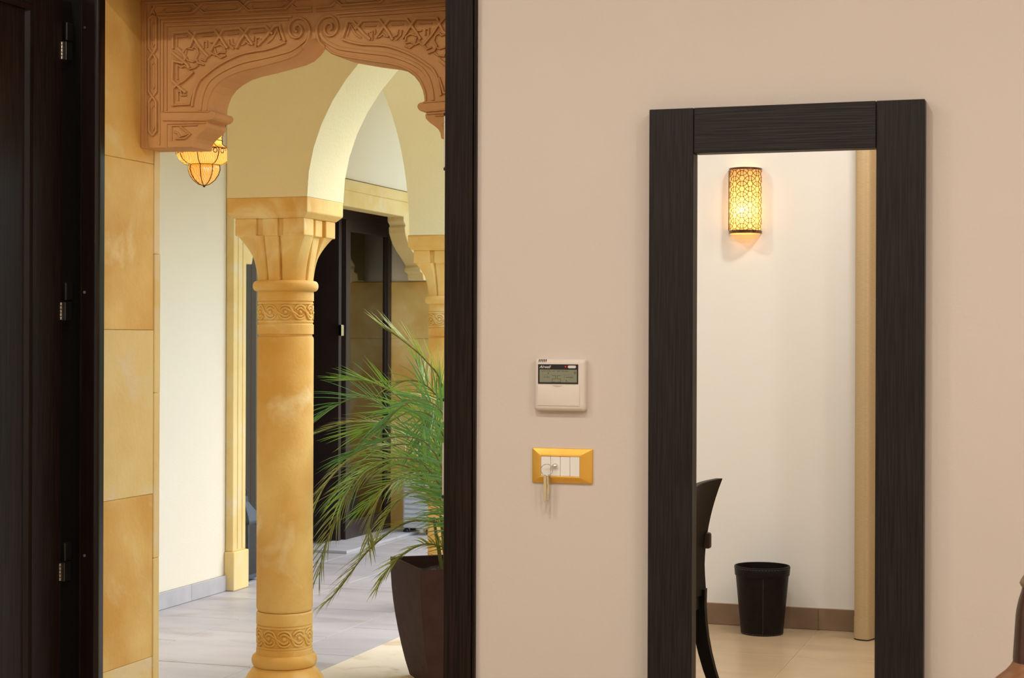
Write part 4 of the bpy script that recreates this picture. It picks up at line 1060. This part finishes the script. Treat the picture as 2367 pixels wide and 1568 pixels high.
KF = [
 ([(1043, 1080, 6.5), (1024, 900, 6.45), (985, 835, 6.4), (925, 783, 6.38), (884, 757, 6.36)], 24, .15, 'leaf2', .0075, (30, 8), .05, .36),
 ([(1046, 1120, 6.45), (1016, 985, 6.35), (960, 950, 6.25), (900, 975, 6.2), (838, 998, 6.2)], 26, .23, 'leaf1', .0085, (58, 14), .22, .30),
 ([(1050, 1150, 6.6), (960, 1010, 6.7), (860, 925, 6.75), (780, 935, 6.8), (715, 985, 6.8)], 30, .19, 'leaf3', .007, (60, 16), .30, .30),
 ([(1050, 1230, 6.55), (985, 1205, 6.5), (925, 1215, 6.5), (850, 1275, 6.5), (785, 1360, 6.5), (752, 1395, 6.5)], 34, .12, 'leaf2', .006, (55, 18), .35, .25),
 ([(1050, 1280, 6.5), (990, 1258, 6.45), (935, 1280, 6.4), (893, 1322, 6.4), (872, 1362, 6.4)], 26, .09, 'leaf2', .006, (50, 18), .4, .25),
 ([(1050, 1200, 6.6), (960, 1090, 6.6), (870, 1080, 6.6), (800, 1150, 6.6), (752, 1260, 6.6), (738, 1330, 6.6)], 34, .15, 'leaf4', .006, (58, 18), .5, .25),
 ([(1050, 1150, 6.7), (940, 1005, 6.8), (830, 975, 6.85), (720, 1005, 6.9), (665, 1025, 6.9), (632, 1045, 6.9)], 28, .12, 'leaf4', .006, (50, 14), .35, .30),
 ([(1052, 1120, 6.55), (1030, 960, 6.5), (1000, 905, 6.45), (960, 880, 6.4), (915, 885, 6.4)], 24, .15, 'leaf4', .006, (62, 18), .45, .25),
 ([(1050, 1200, 6.4), (985, 1080, 6.3), (900, 1060, 6.25), (830, 1100, 6.2), (785, 1160, 6.2)], 30, .16, 'leaf1', .007, (60, 16), .5, .25),
 ([(1050, 1180, 6.6), (1000, 1010, 6.6), (930, 925, 6.6), (860, 885, 6.6), (800, 880, 6.6)], 30, .17, 'leaf1', .007, (52, 12), .15, .30),
 ([(1056, 1150, 6.3), (1034, 980, 6.2), (985, 925, 6.15), (930, 940, 6.1), (880, 990, 6.1)], 28, .19, 'leaf3', .008, (62, 16), .45, .25),
 ([(1050, 1220, 6.5), (980, 1110, 6.5), (900, 1120, 6.45), (860, 1190, 6.45), (850, 1260, 6.45)], 30, .13, 'leaf4', .006, (60, 18), .6, .22),
 ([(1052, 1200, 6.6), (1015, 1020, 6.65), (990, 930, 6.65), (975, 870, 6.7), (960, 830, 6.7)], 26, .15, 'leaf1', .0065, (50, 12), .2, .3),
 ([(1056, 1180, 6.5), (1040, 1000, 6.45), (1020, 930, 6.4), (990, 960, 6.35), (965, 1030, 6.3)], 28, .17, 'leaf3', .007, (66, 20), .5, .2),
 ([(1052, 1230, 6.7), (990, 1140, 6.75), (930, 1150, 6.8), (890, 1200, 6.8), (870, 1250, 6.8)], 26, .13, 'leaf4', .006, (60, 18), .5, .22),
 ([(1050, 1180, 6.7), (930, 1040, 6.85), (840, 1040, 6.9), (760, 1110, 6.95), (715, 1200, 6.95)], 30, .16, 'leaf4', .006, (58, 18), .5, .25),
 ([(1050, 1180, 6.35), (1000, 1040, 6.25), (930, 1010, 6.2), (860, 1030, 6.15), (800, 1060, 6.15)], 28, .20, 'leaf3', .008, (60, 14), .4, .25),
]
for ctrl, nl, ln, mt, w0, sp, dp, st_ in KF:
    frond([bs()] + [P6(*c_) for c_ in ctrl], nl + 4, ln, mt, w0 * 1.0, sp, dp, st_)
for i in range(26):
    az = random.uniform(0, 2 * pi); el = radians(random.uniform(55, 84)); L = random.uniform(.50, .95)
    h_ = Vector((cos(az), sin(az), 0))
    if h_.dot(R0) < -.2 and i % 2: h_ = -h_
    if h_.dot(FW) < .15 and h_.dot(R0) < .1: h_ = h_ - FW * (2 * h_.dot(FW)) if h_.dot(FW) < -.15 else -h_
    b_ = bs(.06); out = L * cos(el)
    p1 = b_ + h_ * (out * .35) + Vector((0, 0, L * .42)); p2 = b_ + h_ * (out * .9 + .05) + Vector((0, 0, L * .70))
    p3 = b_ + h_ * (out * 1.5 + .16) + Vector((0, 0, L * .70 - .02)); p4 = b_ + h_ * (out * 1.9 + .28) + Vector((0, 0, L * .52 - .06))
    frond([b_, p1, p2, p3, p4], 28, random.uniform(.13, .19), random.choice(['leaf1', 'leaf3', 'leaf4', 'leaf1']), .0065, (60, 16), random.uniform(.25, .55), .30)
st = MB()
for i in range(12):
    b_ = bs(.05); st.tube([b_, b_ + Vector((random.uniform(-.05, .05), random.uniform(-.05, .05), .22))], [.009, .005], 6)
obj('stem', st, 'stem', palm, smooth=True)

# ------------------------------------------------------------------ ceiling lamps of the room
def downlight(x_, y_, label):
    t = thing('ceiling_lamp', (x_, y_, H), label, 'ceiling lamp', 'recessed lamps in the room ceiling')
    obj('rim', MB().lathe([(.105, H), (.105, H - .006), (.088, H - .010), (.085, H - .003)], (x_, y_), 28, False), 'steel', t, smooth=True)
    obj('lamp_disc', MB().lathe([(.085, H - .002), (.085, H - .004)], (x_, y_), 28), 'downlight', t)
    l_ = bpy.data.lights.new('ceiling_lamp_light', 'AREA'); l_.shape = 'DISK'; l_.size = .17; l_.energy = ROOM_W; l_.color = ROOM_C
    o = bpy.data.objects.new('ceiling_lamp_light', l_); C.objects.link(o); o.location = (x_, y_, H - .012); o.parent = t; o.location = (0, 0, -.012)
for x_, y_ in ((-2.5, .8), (-.8, .55), (.8, .9), (-2.5, 2.1), (-.9, 2.1), (.8, 2.1), (2.0, 1.5)):
    downlight(x_, y_, 'round recessed ceiling lamp %s, above the picture' % ('by the open door' if x_ < -2 else 'in front of the mirror' if x_ == .8 else 'by the right wall' if x_ > 1 else 'by the doorway') + (', nearer camera' if y_ < 1 else ''))
